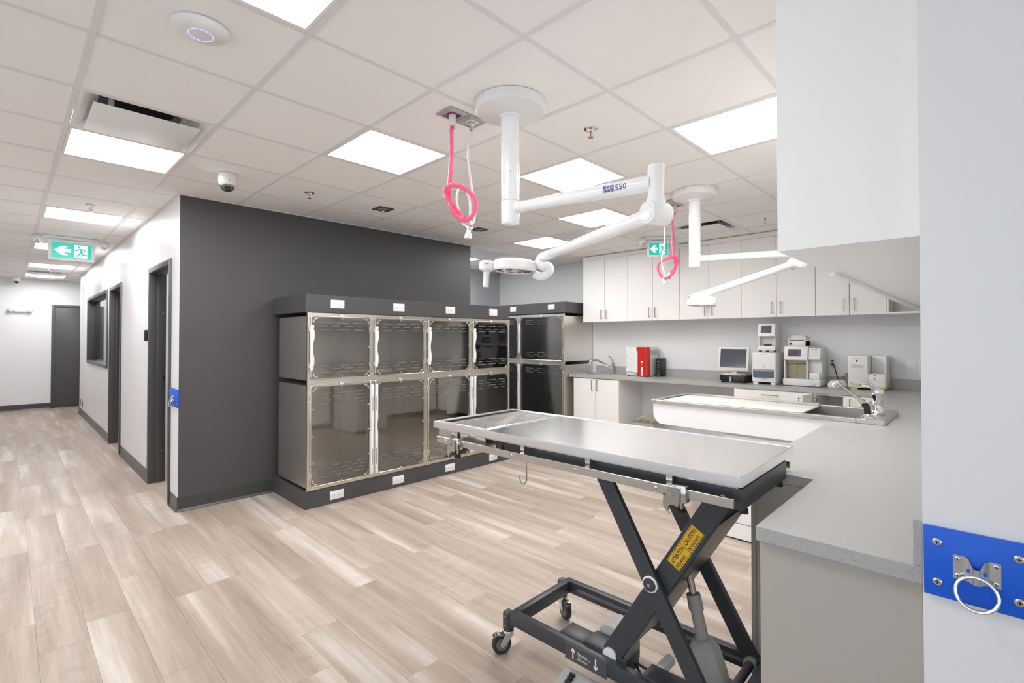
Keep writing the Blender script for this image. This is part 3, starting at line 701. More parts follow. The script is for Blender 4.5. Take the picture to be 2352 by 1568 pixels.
MB().tube([(c[0]+.042*math.cos(a*math.pi/24), c[1]+.042*math.sin(a*math.pi/24), c[2]-.0302) for a in range(48)], .0009, 6, True).build('light_ring', 'led_blue', t)
t = thing('access_point', 'round white wireless access point near the corridor end wall', 'access point', (.55, 13.6, CZ))
MB().lathe([(.14, 0), (.15, -.006), (.15, -.014), (.10, -.032), (.0, -.036)], (.55, 13.6, CZ), n=40).build('housing', 'plastic_white', t)
# capped gas outlet boxes
for x, y, l in ((2.469, 4.093, 'dark square gas outlet box in the ceiling before the dark wall, beside a sprinkler'), (3.686, 4.092, 'dark square gas outlet box in the ceiling near the hose end')):
    t = thing('gas_outlet_box', l, 'gas outlet', (x, y, CZ), 0, 'capped gas outlet boxes'); a, b = .075, .048
    m = MB()
    for s in ((-a, a, -a, -b), (-a, a, b, a), (-a, -b, -b, b), (b, a, -b, b)): m.box(x+s[0], x+s[1], y+s[2], y+s[3], CZ-.006, CZ+.01)
    m.build('bezel', 'wall_dark_trim', t, bevel=.0015)
    B(x-b, x+b, y-b, y+b, CZ+.0, CZ+.008).build('face_plate', 'gas_frame', t)
    MB().cyl((x, y, CZ), (x, y, CZ-.03), .012, .010, 14).cyl((x, y, CZ-.03), (x, y, CZ-.04), .006, n=10).build('valve', 'chrome', t)
# hose drops
def gas_drop(x, y, flip, label):
    """two bezels side by side along x; returns the two valve tips"""
    t = thing('gas_outlet', label, 'gas outlet', (x, y, CZ)); tips = []
    for k, dx in enumerate((-.067, .067)):
        purple = (k == 0) != flip; a, b = .065, .040
        m = MB(); cx = x+dx
        for (r0, z0), (r1, z1) in zip([(a, 0), (a, -.003), (b, -.010)], [(a, -.003), (b, -.010), (b, -.004)]):
            for sx, sy in ((1,0),(-1,0),(0,1),(0,-1)):
                q = [(sx*r0,-r0,z0),(sx*r0,r0,z0),(sx*r1,r1,z1),(sx*r1,-r1,z1)] if sx else [(-r0,sy*r0,z0),(r0,sy*r0,z0),(r1,sy*r1,z1),(-r1,sy*r1,z1)]
                m.add([(cx+p[0], y+p[1], CZ+p[2]) for p in q], [(0,1,2,3)])
        m.build('bezel', 'gas_frame', t, smooth=False)
        fp = B(cx-b, cx+b, y-b, y+b, CZ-.006, CZ-.003).build('face_plate', 'gas_purple' if purple else 'plastic_white', t)
        B(cx-.03, cx+.012, y+.024, y+.028, CZ-.0066, CZ-.006).box(cx-.032, cx-.02, y-.03, y-.026, CZ-.0066, CZ-.006).build('face_print', 'print_white' if purple else 'print_grey', fp)
        if purple: MB().cyl((cx, y, CZ-.006), (cx, y, CZ-.05), .019, .017, 18).cyl((cx, y, CZ-.05), (cx, y, CZ-.066), .015, n=18).build('coupling', 'hose_white', t)
        else: MB().lathe([(.024, -.006), (.022, -.018), (.014, -.026), (.009, -.03), (.009, -.05), (.0, -.05)], (cx, y, CZ), n=18).build('coupling', 'chrome', t)
        tips.append(Vector((cx, y, CZ-.066 if purple else CZ-.05)))
    return tips if not flip else tips[::-1]
def corr(i): return 1.07 if i % 2 else .93
def hose_pair(tips, scr_p, scr_w, dd, lab_p, lab_w):
    """hoses fall from the couplings; scr_* are (u, v, depth offset) along the hang"""
    dp = depth(tips[0])
    for tip, scr, nm, mat, r, lab, rib in ((tips[0], scr_p, 'gas_hose', 'hose_pink', .0118, lab_p, True), (tips[1], scr_w, 'gas_hose', 'hose_white', .0068, lab_w, False)):
        d0 = depth(tip); pts = [tip+Vector((0, 0, -.006))]+[atd(u, v, d0+o) for u, v, o in scr]
        P = spline(pts, 26 if rib else 8); t = thing(nm, lab, 'hose', pts[-1])
        MB().tube(P, r, 10, rf=corr if rib else None).build('hose', mat, t)
        ends = (pts[-1], (pts[-1]-pts[-2]).normalized())
        if rib:
            q, d = ends; MB().cyl(q-d*.012, q+d*.022, .0165, .0155, 16).build('cuff', 'hose_white', t)
            e = q+d*.034; s = Vector((_R.x, _R.y, -.35)).normalized()
            MB().cyl(q+d*.018, e+d*.02, .013, n=14).cyl(e, e+s*.030, .013, .016, 16).build('elbow', 'zinc', t)
            g = e+d*.02; MB().lathe([(.012, 0), (.012, .018), (.019, .024), (.021, .048), (.017, .05), (.0, .05)], g, Vector((-.05, .05, -1)), n=18).build('mask_adapter', 'plastic_white', t)
        else:
            q, d = ends; MB().cyl(q-d*.008, q+d*.03, .009, .007, 12).build('tip', 'nickel', t)
tips = gas_drop(1.748, 2.084, False, 'two grey ceiling gas outlet plates, purple and white, beside the nearer lamp mount')
hose_pair(tips, [(1037, 300, 0), (1037, 350, 0), (1034, 405, 0), (1032, 440, .01), (1036, 475, .015), (1050, 497, .01), (1068, 506, -.01), (1085, 495, -.03), (1093, 472, -.035), (1084, 447, -.035), (1063, 431, -.035), (1040, 425, -.04), (1024, 434, -.03), (1026, 452, -.005), (1041, 472, .03), (1056, 492, .03), (1066, 509, .02)],
          [(1076, 330, 0), (1077, 380, 0), (1083, 425, .03), (1090, 465, .04), (1090, 500, .03), (1083, 516, .02), (1080, 500, .035), (1078, 460, .06), (1066, 428, .06), (1055, 432, .06), (1049, 455, .06), (1054, 485, .06), (1066, 508, .05), (1076, 522, .04)], 0,
          'pink corrugated gas hose knotted in a loop below the nearer ceiling outlet', 'thin white hose looped beside the pink hose under the nearer ceiling outlet')
tips = gas_drop(4.195, 2.06, True, 'two ceiling gas outlet plates behind the bent lamp arm')
hose_pair(tips, [(1544, 500, 0), (1545, 540, 0), (1546, 570, 0), (1549, 596, .0), (1551, 612, -.02), (1545, 628, -.03), (1531, 638, -.03), (1518, 633, -.02), (1511, 618, 0), (1514, 604, .01), (1526, 596, .02), (1540, 591, .0), (1552, 591, -.03), (1556, 601, -.04), (1550, 615, -.03), (1538, 629, -.0)],
          [(1527, 505, 0), (1527, 540, 0), (1525, 575, 0), (1520, 590, .01), (1521, 610, .02), (1526, 628, .01), (1524, 640, 0)], 0,
          'pink gas hose knotted in a loop before the wall cabinets', 'thin white hose hanging beside the pink hose before the wall cabinets')
# ---- exit signs
def exit_sign(c, rz, w, h, label, heads=True):
    """hanging sign, local frame: x to the right, faces -y, hangs from z = 0 down"""
    t = thing('exit_sign', label, 'exit sign', c, rz, 'green running-man exit signs'); k = dict(world=False)
    B(-w*.62, w*.62, -.02, .06, -.03, 0).build('mount', 'fixture_white', t, bevel=.004, **k)
    B(-w*.2, w*.2, -.012, .05, -.045, -.03).build('bracket', 'gas_frame', t, **k)
    B(-w/2, w/2, -.015, .04, -.045-h, -.045).build('housing', 'fixture_white', t, bevel=.006, **k)
    zc = -.045-h/2; pw, ph = w*.43, h*.36
    fc = B(-pw, pw, -.018, -.015, zc-ph, zc+ph).build('face', 'sign_green', t, **k)
    y0, y1 = -.0192, -.018
    def G(pts): return [(x*pw, zc+z*ph) for x, z in pts]
    MB().prism(G([(-.87,.0),(-.50,.62),(-.18,.62),(-.42,.22),(-.05,.22),(-.05,-.22),(-.42,-.22),(-.18,-.62),(-.50,-.62)]), 'y', y0, y1).build('arrow', 'sign_white', fc, smooth=False, **k)
    MB().prism(G([(.12,.88),(.78,.88),(.78,-.88),(.30,-.88),(.22,-.80),(.12,-.88)]), 'y', y0, y1).build('doorway', 'sign_white', fc, smooth=False, **k)
    m = MB(); y0 = -.0200; y1 = -.0191
    def limb(pts, wd):
        for p, q in zip(pts, pts[1:]):
            p = Vector((p[0]*pw, zc+p[1]*ph)); q = Vector((q[0]*pw, zc+q[1]*ph)); d = (q-p).normalized(); n = Vector((-d.y, d.x))*wd*ph/2; e = d*wd*ph*.25
            m.prism([tuple(p-e+n), tuple(p-e-n), tuple(q+e-n), tuple(q+e+n)], 'y', y0, y1)
    m.prism([(.36*pw+.055*pw*math.cos(i*.5236), zc+.62*ph+.11*ph*math.sin(i*.5236)) for i in range(12)], 'y', y0, y1)
    m.prism(G([(.36,.40),(.52,.40),(.56,.05),(.50,-.12),(.42,-.06),(.42,.12)]), 'y', y0, y1)
    limb([(.36,.34),(.26,.12),(.13,.14)], .13); limb([(.52,.36),(.62,.26),(.70,.04)], .13); limb([(.46,-.05),(.38,-.35),(.26,-.66)], .17); limb([(.50,-.05),(.56,-.42),(.82,-.46)], .17)
    m.build('running_figure', 'sign_green', fc, smooth=False, **k)
    if heads:
        for s in (-1, 1):
            hx = s*w*.72; H = MB().lathe([(.0, .045), (.03, .04), (.046, .02), (.05, 0), (.05, -.02), (.044, -.03), (.0, -.03)], (hx, -.02, -.065), (0, -.8, -.6), n=20).build('lamp_head', 'fixture_white', t, **k)
            MB().lathe([(.030, .0395), (.028, .0415), (.012, .0455), (.0, .046)], (hx, -.02, -.065), (0, -.8, -.6), n=16).build('reflector', 'chrome', H, **k)
            MB().bar((s*w*.5, 0, -.03), (hx, 0, -.045), .02, .02).build('arm', 'fixture_white', t, **k)
    return t
c = at(166, 548, z=2.655); exit_sign((c.x, 7.94, CZ), 0, .42, .245, 'green running-man exit sign hanging from the corridor ceiling')
c = at(1508, 552, z=2.64); exit_sign((5.46, 2.86, CZ), math.radians(-48), .25, .20, 'green running-man exit sign hanging before the wall cabinets')
# emergency light on the far wall
t = thing('emergency_light', 'white twin-head emergency light on the corridor end wall', 'emergency light', (.204, YF, 2.03))
B(.115, .295, YF-.06, YF, 1.995, 2.06).build('housing', 'fixture_white', t, bevel=.01)
for s in (.068, .337):
    H = MB().lathe([(.0, .04), (.035, .035), (.045, .01), (.045, -.02), (.0, -.025)], (s, YF-.05, 2.035), (0, -1, -.2), n=18).build('lamp_head', 'fixture_white', t)
    MB().lathe([(.030, .035), (.02, .039), (.0, .041)], (s, YF-.05, 2.035), (0, -1, -.2), n=14).build('reflector', 'fixture_white', H)
# card reader
t = thing('card_reader', 'black card reader on the corridor wall beside the nearer doorway', 'card reader', (XW, 6.24, 1.49))
B(XW-.028, XW, 6.205, 6.27, 1.435, 1.545).build('housing', 'black_plastic', t, bevel=.004); B(XW-.0285, XW-.02, 6.22, 6.255, 1.535, 1.5455).build('status_light', 'orange_plastic', t)
B(XW-.003, XW, 6.2, 6.275, 1.43, 1.55).build('back_plate', 'handle_steel', t)
# ---- leash ring boards
def leash_board(loc, rz, label, ww, hh):
    """local frame: board in the xz plane facing -y, origin at its centre on the wall"""
    t = thing('leash_board', label, 'leash board', loc, rz, 'blue leash ring boards'); k = dict(world=False)
    B(-ww/2, ww/2, -.012, 0, -hh/2, hh/2).build('board', 'blue_board', t, bevel=.0015, **k)
    for sx in (-1, 1):
        for sz in (-1, 1):
            x, z = sx*(ww/2-.023), sz*(hh/2-.032)
            W = MB().lathe([(.0085, 0), (.0085, .001), (.0065, .0028), (.0, .003)], (x, -.012, z), (0, -1, 0), n=20).build('screw', 'zinc', t, **k)
            MB().box(x-.004, x+.004, -.0156, -.0148, z-.0009, z+.0009).box(x-.0009, x+.0009, -.0156, -.0148, z-.004, z+.004).build('cross_slot', 'print_black', W, smooth=False, **k)
    # bent strap with a centre rib that carries the ring
    xs = [-.0375, -.020, -.0125, -.007, -.0038, .0038, .007, .0125, .020, .0375]; ys = [-.0135, -.0135, -.016, -.022, -.026, -.026, -.022, -.016, -.0135, -.0135]
    tz = [.026, .026, .022, .010, .006, .006, .010, .022, .026, .026]; bz = [-.026, -.026, -.026, -.027, -.027, -.027, -.027, -.026, -.026, -.026]
    m = MB()
    for i in range(len(xs)-1):
        q = [(xs[i], ys[i], bz[i]), (xs[i+1], ys[i+1], bz[i+1]), (xs[i+1], ys[i+1], tz[i+1]), (xs[i], ys[i], tz[i])]
        m.add(q+[(a, b+.0018, c_) for a, b, c_ in q], [(0,1,2,3), (7,6,5,4), (0,4,5,1), (2,6,7,3), (1,5,6,2), (3,7,4,0)])
    st = m.build('strap', 'zinc', t, **k)
    for sx in (-1, 1):
        for sz in (-1, 1):
            x, z = sx*.0300, sz*.018
            MB().dome((x, -.0135, z), .0048, .002, (0, -1, 0), 14, 3).build('strap_screw', 'zinc', st, **k)
            MB().box(x-.003, x+.003, -.0160, -.0154, z-.0006, z+.0006).box(x-.0006, x+.0006, -.0160, -.0154, z-.003, z+.003).build('strap_slot', 'print_black', st, smooth=False, **k)
    m = MB()
    for sx in (-1, 1): m.cyl((sx*.0125, -.0185, -.002), (sx*.0125, -.0150, -.002), .0045, n=14)
    m.build('strap_hole', 'blue_board', st, **k)
    R = .0335; a = math.radians(14)
    MB().tube([(R*math.sin(q*math.pi/28), -.023-(1-math.cos(q*math.pi/28))*R*math.sin(a)-.002, -.010-R*(1-math.cos(q*math.pi/28))*math.cos(a)) for q in range(56)], .0036, 10, True).build('ring', 'zinc', t, **k)
    return t
leash_board((XS, .1125-.087, .963), -math.pi/2, 'blue leash board with a steel ring on the near white wall end', .174, .152)
leash_board((XW, 5.05, .952), -math.pi/2, 'blue leash board with a steel ring by the dark wall corner', .30, .152)
# ================================================================== CABINETS AND WORKTOPS
CT = .937                                  # worktop height
def pull(parent, p, axis, L, out, mat='handle_steel'):
    """bar pull centred at p on a front; axis = direction of the bar, out = direction away from the front"""
    p = Vector(p); a = Vector(axis); o = Vector(out); m = MB()
    m.bar(p-a*L/2+o*.030, p+a*L/2+o*.030, .009, .009, up=o)
    for s in (-1, 1): m.bar(p+a*s*(L/2-.005), p+a*s*(L/2-.005)+o*.030, .008, .008, up=a)
    return m.build('handle', mat, parent, bevel=.0012, seg=1)
def shell(m, x0, x1, y0, y1, z0, z1, open_dir, th=.018, lid=True):
    """open box of panels; open_dir in '-x' or '+y'"""
    if open_dir == '-x':
        m.box(x0, x1, y0, y0+th, z0, z1).box(x0, x1, y1-th, y1, z0, z1).box(x1-th, x1, y0+th, y1-th, z0, z1).box(x0, x1-th, y0+th, y1-th, z0, z0+th)
        if lid: m.box(x0, x1-th, y0+th, y1-th, z1-th, z1)
    else:
        m.box(x0, x0+th, y0, y1, z0, z1).box(x1-th, x1, y0, y1, z0, z1).box(x0+th, x1-th, y0, y0+th, z0, z1).box(x0+th, x1-th, y0+th, y1, z0, z0+th).box(x0+th, x1-th, y0+th, y1, z1-th, z1)
    return m
# ---- wall cabinets over the back counter
UX = 6.04; UZ = (1.702, 2.617)
E_ = [4.383, 4.002, 3.621, 3.243, 2.864, 2.485, 2.104, 1.723, 1.341, 1.037, .732]
ulab = ['above the small sink, beside the niche kennels', 'above the red and white analyser', 'above the flat monitor', 'above the tall white analysers', 'above the yellow-based analyser, next to the open cubby']
for k in range(5):
    ya, ym, yb = E_[2*k], E_[2*k+1], E_[2*k+2]
    t = thing('wall_cabinet', 'white two-door wall cabinet '+ulab[k], 'cabinet', (UX, ym, UZ[0]), 0, 'white wall cabinets over the back counter')
    shell(MB(), UX+.021, XB, yb+.0005, ya-.0005, UZ[0]+.002, UZ[1], '-x').build('carcass', 'laminate', t, smooth=False)
    for y0, y1, hy in ((ym+.0025, ya-.0025, ym+.045), (yb+.0025, ym-.0025, ym-.045)):
        d = B(UX, UX+.019, y0, y1, UZ[0], UZ[1]-.002).build('door', 'laminate', t, bevel=.001, seg=1)
        pull(d, (UX, hy, 1.807), (0, 0, 1), .128, (-1, 0, 0))
t = B(UX+.004, XB, E_[-1], E_[0], UZ[1]+.001, CZ-.005).build('cabinet_filler', 'laminate', smooth=False); tag(t, 'white filler strip between the wall cabinets and the ceiling', 'filler strip')
t = thing('open_cubby', 'open white cubby shelf at the corner end of the wall cabinets', 'cabinet', (UX, .58, UZ[0]))
shell(MB(), UX, XB, .4255, .7315, UZ[0], CZ-.002, '-x').build('carcass', 'laminate', t, smooth=False)
B(UX+.02, XB-.018, .4435, .7135, 2.05, 2.068).build('shelf', 'laminate', t)
# ---- wall cabinets along the right wall
RX = [1.50, 2.11, 2.42, 3.01, 3.58, 4.17, 4.87, 5.60]; RY = .424
rl = ['with a bare white end panel, next to the near wall', 'with a lipped door, second from the near wall', 'third from the near wall', 'fourth from the near wall', 'fourth from the corner cubby', 'third from the corner cubby', 'beside the corner cubby']
for k in range(7):
    x0, x1 = RX[k], RX[k+1]
    t = thing('wall_cabinet', 'white right-hand wall cabinet '+rl[k], 'cabinet', ((x0+x1)/2, YR, 1.702), 0, 'white wall cabinets along the right wall')
    m = MB(); z0 = 1.702+(.006 if k else 0)
    shell(m, x0+.0005, x1-.0005, YR, RY-.020, z0, 2.617, '+y').build('carcass', 'laminate' if k else 'laminate', t, smooth=False)
    if k == 0: B(x0+.0005, x1-.0005, RY-.020, RY, 1.702, 2.617).build('front_panel', 'laminate', t, smooth=False)
    else:
        d = B(x0+.0015-(.07 if k == 1 else 0)*0, x1-.0015, RY-.019, RY, 1.690, 2.615).build('door', 'laminate', t, bevel=.001, seg=1)
        pull(d, (x0+.04, RY, 1.80), (0, 0, 1), .128, (0, 1, 0))
t = B(1.50, 5.60, YR, RY-.004, 2.618, CZ-.005).build('cabinet_filler', 'laminate', smooth=False); tag(t, 'white filler strip above the right-hand wall cabinets', 'filler strip')
# ---- worktop
t = thing('worktop', 'speckled light grey L-shaped worktop with a notched near end', 'worktop', (5.79, .72, CT-.04))
out = [(1.465, YR+.0005), (XB-.0008, YR+.0005), (XB-.0008, 3.75), (5.79, 3.75), (5.79, .725), (4.25, .725), (4.25, .60), (3.69, .60), (3.69, .725), (2.10, .725), (2.10, .475), (1.465, .475)]
MB().prism(out, 'z', CT-.04, CT).build('slab', 'counter', t, bevel=.002, smooth=False)
m = MB(); n = 40; cx, cy, rx, ry = 6.10, 4.085, .17, .225; x0, x1, y0, y1 = 5.79, XB-.0008, 3.75, 4.455
ov = []; rc = []
for i in range(n):
    a = 2*math.pi*i/n; c, s = math.cos(a), math.sin(a)
    e = lambda q: math.copysign(abs(q)**.8, q)
    ov.append((cx+rx*e(c), cy+ry*e(s)))
    k = min((x1-cx)/c if c > 1e-9 else ((x0-cx)/c if c < -1e-9 else 9e9), (y1-cy)/s if s > 1e-9 else ((y0-cy)/s if s < -1e-9 else 9e9)); rc.append((cx+c*k, cy+s*k))
for cor in ((x0, y0), (x1, y0), (x0, y1), (x1, y1)):
    j = min(range(n), key=lambda i: (rc[i][0]-cor[0])**2+(rc[i][1]-cor[1])**2); rc[j] = cor
m.add([(a, b, CT) for a, b in ov]+[(a, b, CT) for a, b in rc]+[(a, b, CT-.04) for a, b in rc]+[(a, b, CT-.04) for a, b in ov],
      [q for i in range(n) for q in ((i, (i+1) % n, n+(i+1) % n, n+i), (n+i, n+(i+1) % n, 2*n+(i+1) % n, 2*n+i), (i, 3*n+i, 3*n+(i+1) % n, (i+1) % n), (2*n+i, 2*n+(i+1) % n, 3*n+(i+1) % n, 3*n+i))])
m.build('slab', 'counter', t, smooth=False)
B(XB-.018, XB-.0008, YR+.0185, 4.41, CT, 1.043).build('backsplash', 'counter', t, bevel=.0015, smooth=False)
B(1.465, XB-.0008, YR+.0005, YR+.018, CT, 1.043).build('backsplash', 'counter', t, bevel=.0015, smooth=False)
# oval sink and its tap
t = thing('oval_sink', 'oval stainless sink bowl set into the back worktop', 'sink', (cx, cy, CT-.15))
prof = [(1.015, -.0405), (1.0, -.042), (.97, -.08), (.90, -.13), (.70, -.150), (.12, -.155)]
m = MB(); vs = []
for f, z in prof: vs += [(cx+(p[0]-cx)*f, cy+(p[1]-cy)*f, CT+z) for p in ov]
m.add(vs, [(k*n+i, k*n+(i+1) % n, (k+1)*n+(i+1) % n, (k+1)*n+i) for k in range(len(prof)-1) for i in range(n)]); m.build('bowl', 'nickel', t)
MB().lathe([(.038, 0), (.036, .003), (.02, .001), (.0, .001)], (cx, cy, CT-.156), n=20).build('drain', 'chrome', t)
t = thing('sink_tap', 'brushed pull-out tap standing behind the oval sink', 'tap', (6.345, 4.06, CT+.0005)); q = Vector((6.345, 4.06, CT+.0005))
MB().lathe([(.030, 0), (.030, .006), (.024, .012), (.021, .03), (.020, .13), (.022, .15), (.018, .165), (.0, .168)], q, n=20).build('body', 'nickel', t)
MB().tube(spline([q+Vector((0, 0, .05)), q+Vector((-.04, .03, .09)), q+Vector((-.11, .09, .15)), q+Vector((-.17, .15, .19)), q+Vector((-.21, .19, .197))], 5), .014, 12).build('spout', 'nickel', t)
MB().tube(spline([q+Vector((-.20, .18, .197)), q+Vector((-.235, .21, .193)), q+Vector((-.255, .225, .172)), q+Vector((-.258, .228, .150))], 5), .019, 12, rf=lambda i: .85+.02*i).build('spray_head', 'nickel', t)
MB().tube(spline([q+Vector((0, 0, .16)), q+Vector((-.008, .01, .20)), q+Vector((-.02, .03, .24)), q+Vector((-.045, .06, .262))], 5), .008, 8, rf=lambda i: 1.5-.05*i).build('lever', 'nickel', t)
# ---- base cabinets, back run
BX = 5.80; BZ = (.10, CT-.0415)
def base_back(label, ya, yb, doors, name='base_cabinet', cat='cabinet', side_mat='laminate'):
    t = thing(name, label, cat, (BX, (ya+yb)/2, 0), 0, 'white base cabinets under the back worktop')
    shell(MB(), BX+.021, XB-.002, yb, ya, BZ[0], BZ[1], '-x', lid=doors != 2).build('carcass', side_mat, t, smooth=False)
    B(BX+.07, XB-.05, yb+.002, ya-.002, 0, BZ[0]-.001).build('toe_kick', 'wall_dark_trim', t)
    return t
t = base_back('white two-door base cabinet under the small sink', 4.380, 3.618, 2)
for y0, y1, hy in ((4.0015, 4.378, 4.0+.045), (3.619, 3.9965, 4.0-.045)):
    d = B(BX, BX+.019, y0, y1, BZ[0]+.002, BZ[1]-.006).build('door', 'laminate', t, bevel=.001, seg=1); pull(d, (BX, hy, .80), (0, 0, 1), .15, (-1, 0, 0))
t = base_back('white drawer cabinet under the tall white analysers', 2.104, 1.318, 1)
for z0, z1 in ((.10, .42), (.424, .74), (.744, .892)):
    d = B(BX, BX+.019, 1.319, 2.103, z0+.002, z1).build('drawer', 'laminate', t, bevel=.001, seg=1); pull(d, (BX, 1.72, z1-.048), (0, 1, 0), .165, (-1, 0, 0))
t = base_back('white base cabinet with its door swung wide open', 1.316, 1.040, 1)
hp = Vector((BX-.006, 1.312, 0)); ang = math.radians(97); dx, dy = -math.sin(ang), -math.cos(ang)*-1
dv = Vector((-math.sin(ang), -math.cos(ang), 0)); nv = Vector((-dv.y, dv.x, 0))
m = MB(); P = [hp, hp+dv*.268, hp+dv*.268+nv*-.019, hp+nv*-.019]; m.prism([(p.x, p.y) for p in P], 'z', BZ[0]+.002, BZ[1]-.006)
d = m.build('door', 'laminate', t, bevel=.001, seg=1)
on = -nv if (-nv).y > 0 else nv
pull(d, hp+dv*.235+on*.019+Vector((0, 0, .80)), (0, 0, 1), .13, on)
hh = MB().box(BX-.03, BX+.035, 1.285, 1.297, .815, .845).cyl((BX-.02, 1.29, .83), (BX-.02, 1.30, .83), .016, n=14).box(BX+.03, BX+.06, 1.284, 1.299, .805, .855); hh.build('hinge', 'nickel', t)
t = base_back('white single-door base cabinet in the worktop corner', 1.038, .705, 1)
d = B(BX, BX+.019, .729, 1.037, BZ[0]+.002, BZ[1]-.006).build('door', 'laminate', t, bevel=.001, seg=1); pull(d, (BX, .995, .80), (0, 0, 1), .13, (-1, 0, 0))
# ---- base cabinets, right run (fronts face +y)
RF = .700
for k, (x0, x1) in enumerate(((2.105, 2.62), (2.624, 3.14), (3.144, 3.66), (4.285, 5.03), (5.034, 5.78))):
    lab = ['with a beige side panel at the worktop notch', 'second from the worktop notch', 'beside the wet table base', 'behind the wet table', 'in the corner behind the wet table'][k]
    t = thing('base_cabinet', 'white right-hand base cabinet '+lab, 'cabinet', ((x0+x1)/2, YR, 0), 0, 'base cabinets along the right wall')
    m = MB(); shell(m, x0, x1, YR+.002, RF-.021, BZ[0] if k else .004, BZ[1], '+y').build('carcass', 'laminate_beige' if k == 0 else 'laminate', t, smooth=False)
    d = B(x0+.001, x1-.001, RF-.019, RF, BZ[0]+.002 if k else .006, BZ[1]-.006).build('door', 'laminate_beige' if k == 0 else 'laminate', t, bevel=.001, seg=1)
    pull(d, (x1-.05, RF, .80), (0, 0, 1), .13, (0, 1, 0))
t = thing('base_cabinet', 'shallow beige end cabinet under the notched near end of the worktop', 'cabinet', (1.78, YR, 0))
B(1.485, 1.503, YR+.002, .470, .002, BZ[1]).build('end_panel', 'laminate_beige', t, bevel=.0008, seg=1)
B(1.503, 2.103, YR+.002, .449, .10, BZ[1]).build('carcass', 'laminate', t, smooth=False); B(1.51, 2.10, YR+.05, .42, 0, .099).build('toe_kick', 'wall_dark_trim', t)
for x0, x1, hx in ((1.505, 1.80, 1.76), (1.803, 2.100, 1.84)):
    d = B(x0, x1, .451, .470, .102, BZ[1]-.006).build('door', 'laminate', t, bevel=.001, seg=1); pull(d, (hx, .470, .80), (0, 0, 1), .13, (0, 1, 0))
# ================================================================== WET TABLE
TX0, TX1, TY0, TY1, TZ = 3.665, 4.272, .457, 1.985, .965
t = thing('wet_table', 'long stainless wet table with a white apron projecting from the worktop', 'wet table', (3.97, 1.3, .76))
m = MB(); fw = .036
for b in ((TX0, TX1, TY0, .60), (TX0, TX1, TY1-fw, TY1), (TX0, TX0+fw, .60, TY1-fw), (TX1-fw, TX1, .60, TY1-fw)): m.box(*b, CT+.0008, TZ)
m.build('rim', 'steel_tub', t, bevel=.003, smooth=False)
ix0, ix1, iy0, iy1 = TX0+fw, TX1-fw, .604, TY1-fw
m = MB(); zb = .79
m.box(ix0, ix0+.003, iy0, iy1, zb, TZ-.004).box(ix1-.003, ix1, iy0, iy1, zb, TZ-.004).box(ix0, ix1, iy0, iy0+.003, zb, TZ-.004).box(ix0, ix1, iy1-.003, iy1, zb, TZ-.004).box(ix0, ix1, iy0, iy1, zb-.004, zb)
m.build('basin', 'steel_tub', t, smooth=False)
MB().lathe([(.045, .0), (.042, .004), (.02, .002), (.0, .002)], (3.97, .74, zb), n=20).build('drain', 'chrome', t)
B(ix0+.008, ix1-.03, .915, iy1-.03, TZ-.014, TZ-.004).build('insert_board', 'board_white', t, bevel=.002)
B(ix1-.024, ix1-.004, .915, iy1-.004, TZ-.010, TZ+.012).build('board_rail', 'steel_tub', t, bevel=.002)
for y in (1.0, 1.45, 1.88): B(ix0+.004, ix1-.004, y, y+.03, TZ-.034, TZ-.0145).build('board_support', 'steel_tub', t)
r = .085; yz = [(.727, .772), (TY1-.012-r, .772)]+[(TY1-.012-r+r*math.sin(a), .772+r-r*math.cos(a)) for a in [math.pi/2*i/8 for i in range(1, 9)]]+[(TY1-.012, CT), (.727, CT)]
for x0, x1 in ((TX0+.014, TX0+.032), (TX1-.032, TX1-.014)): MB().prism(yz, 'x', x0, x1).build('apron', 'laminate_cool', t, bevel=.001, seg=1)
m = MB(); q = yz[1:10]; m.add([(x, y, z) for x in (TX0+.032, TX1-.032) for y, z in q]+[(x, y-.006, z+.006) for x in (TX0+.032, TX1-.032) for y, z in q], [(i, i+1, 9+i+1, 9+i) for i in range(8)]+[(18+i, 27+i, 28+i, 19+i) for i in range(8)])
m.box(TX0+.032, TX1-.032, .73, q[0][0], .772, .778); m.box(TX0+.032, TX1-.032, TY1-.018, TY1-.012, .857, CT); m.build('underside', 'laminate_cool', t)
t = thing('pedestal_cabinet', 'white cabinet base standing under the wet table', 'cabinet', (3.97, 1.1, 0))
B(3.725, 4.23, .73, 1.455, .05, .7705).build('body', 'laminate_cool', t, smooth=False)
B(3.706, 3.724, .73, 1.415, .125, .752).build('front_panel', 'laminate_cool', t, bevel=.001, seg=1); B(3.706, 3.724, .73, 1.42, .012, .118).build('kick_panel', 'laminate_cool', t, bevel=.001, seg=1)
B(3.74, 4.2, .74, 1.40, 0, .049).build('feet', 'black_plastic', t)
# tap and spray on the wet table
t = thing('wet_table_tap', 'tall chrome single-lever tap on the wet table deck', 'tap', (3.965, .53, TZ)); q = Vector((3.965, .53, TZ+.0005))
MB().prism([(q.x+.050*math.cos(i*math.pi/8+.2)*(1.3 if abs(math.cos(i*math.pi/8+.2)) > .7 else 1), q.y+.040*math.sin(i*math.pi/8+.2)) for i in range(16)], 'z', q.z, q.z+.022).build('base_plate', 'chrome', t, bevel=.004)
MB().lathe([(.034, .022), (.030, .03), (.030, .12), (.033, .125), (.033, .155), (.028, .165), (.0, .168)], q, n=24).build('body', 'chrome', t)
MB().tube(spline([q+Vector((0, 0, .155)), q+Vector((-.05, .035, .19)), q+Vector((-.09, .07, .20)), q+Vector((-.14, .12, .205))], 6), .014, 10, rf=lambda i: 1.3-.03*i).build('lever', 'chrome', t)
t = thing('hand_spray', 'black-handled chrome hand spray beside the wet table tap', 'hand spray', (3.745, .548, TZ)); q = Vector((3.745, .548, TZ+.0005))
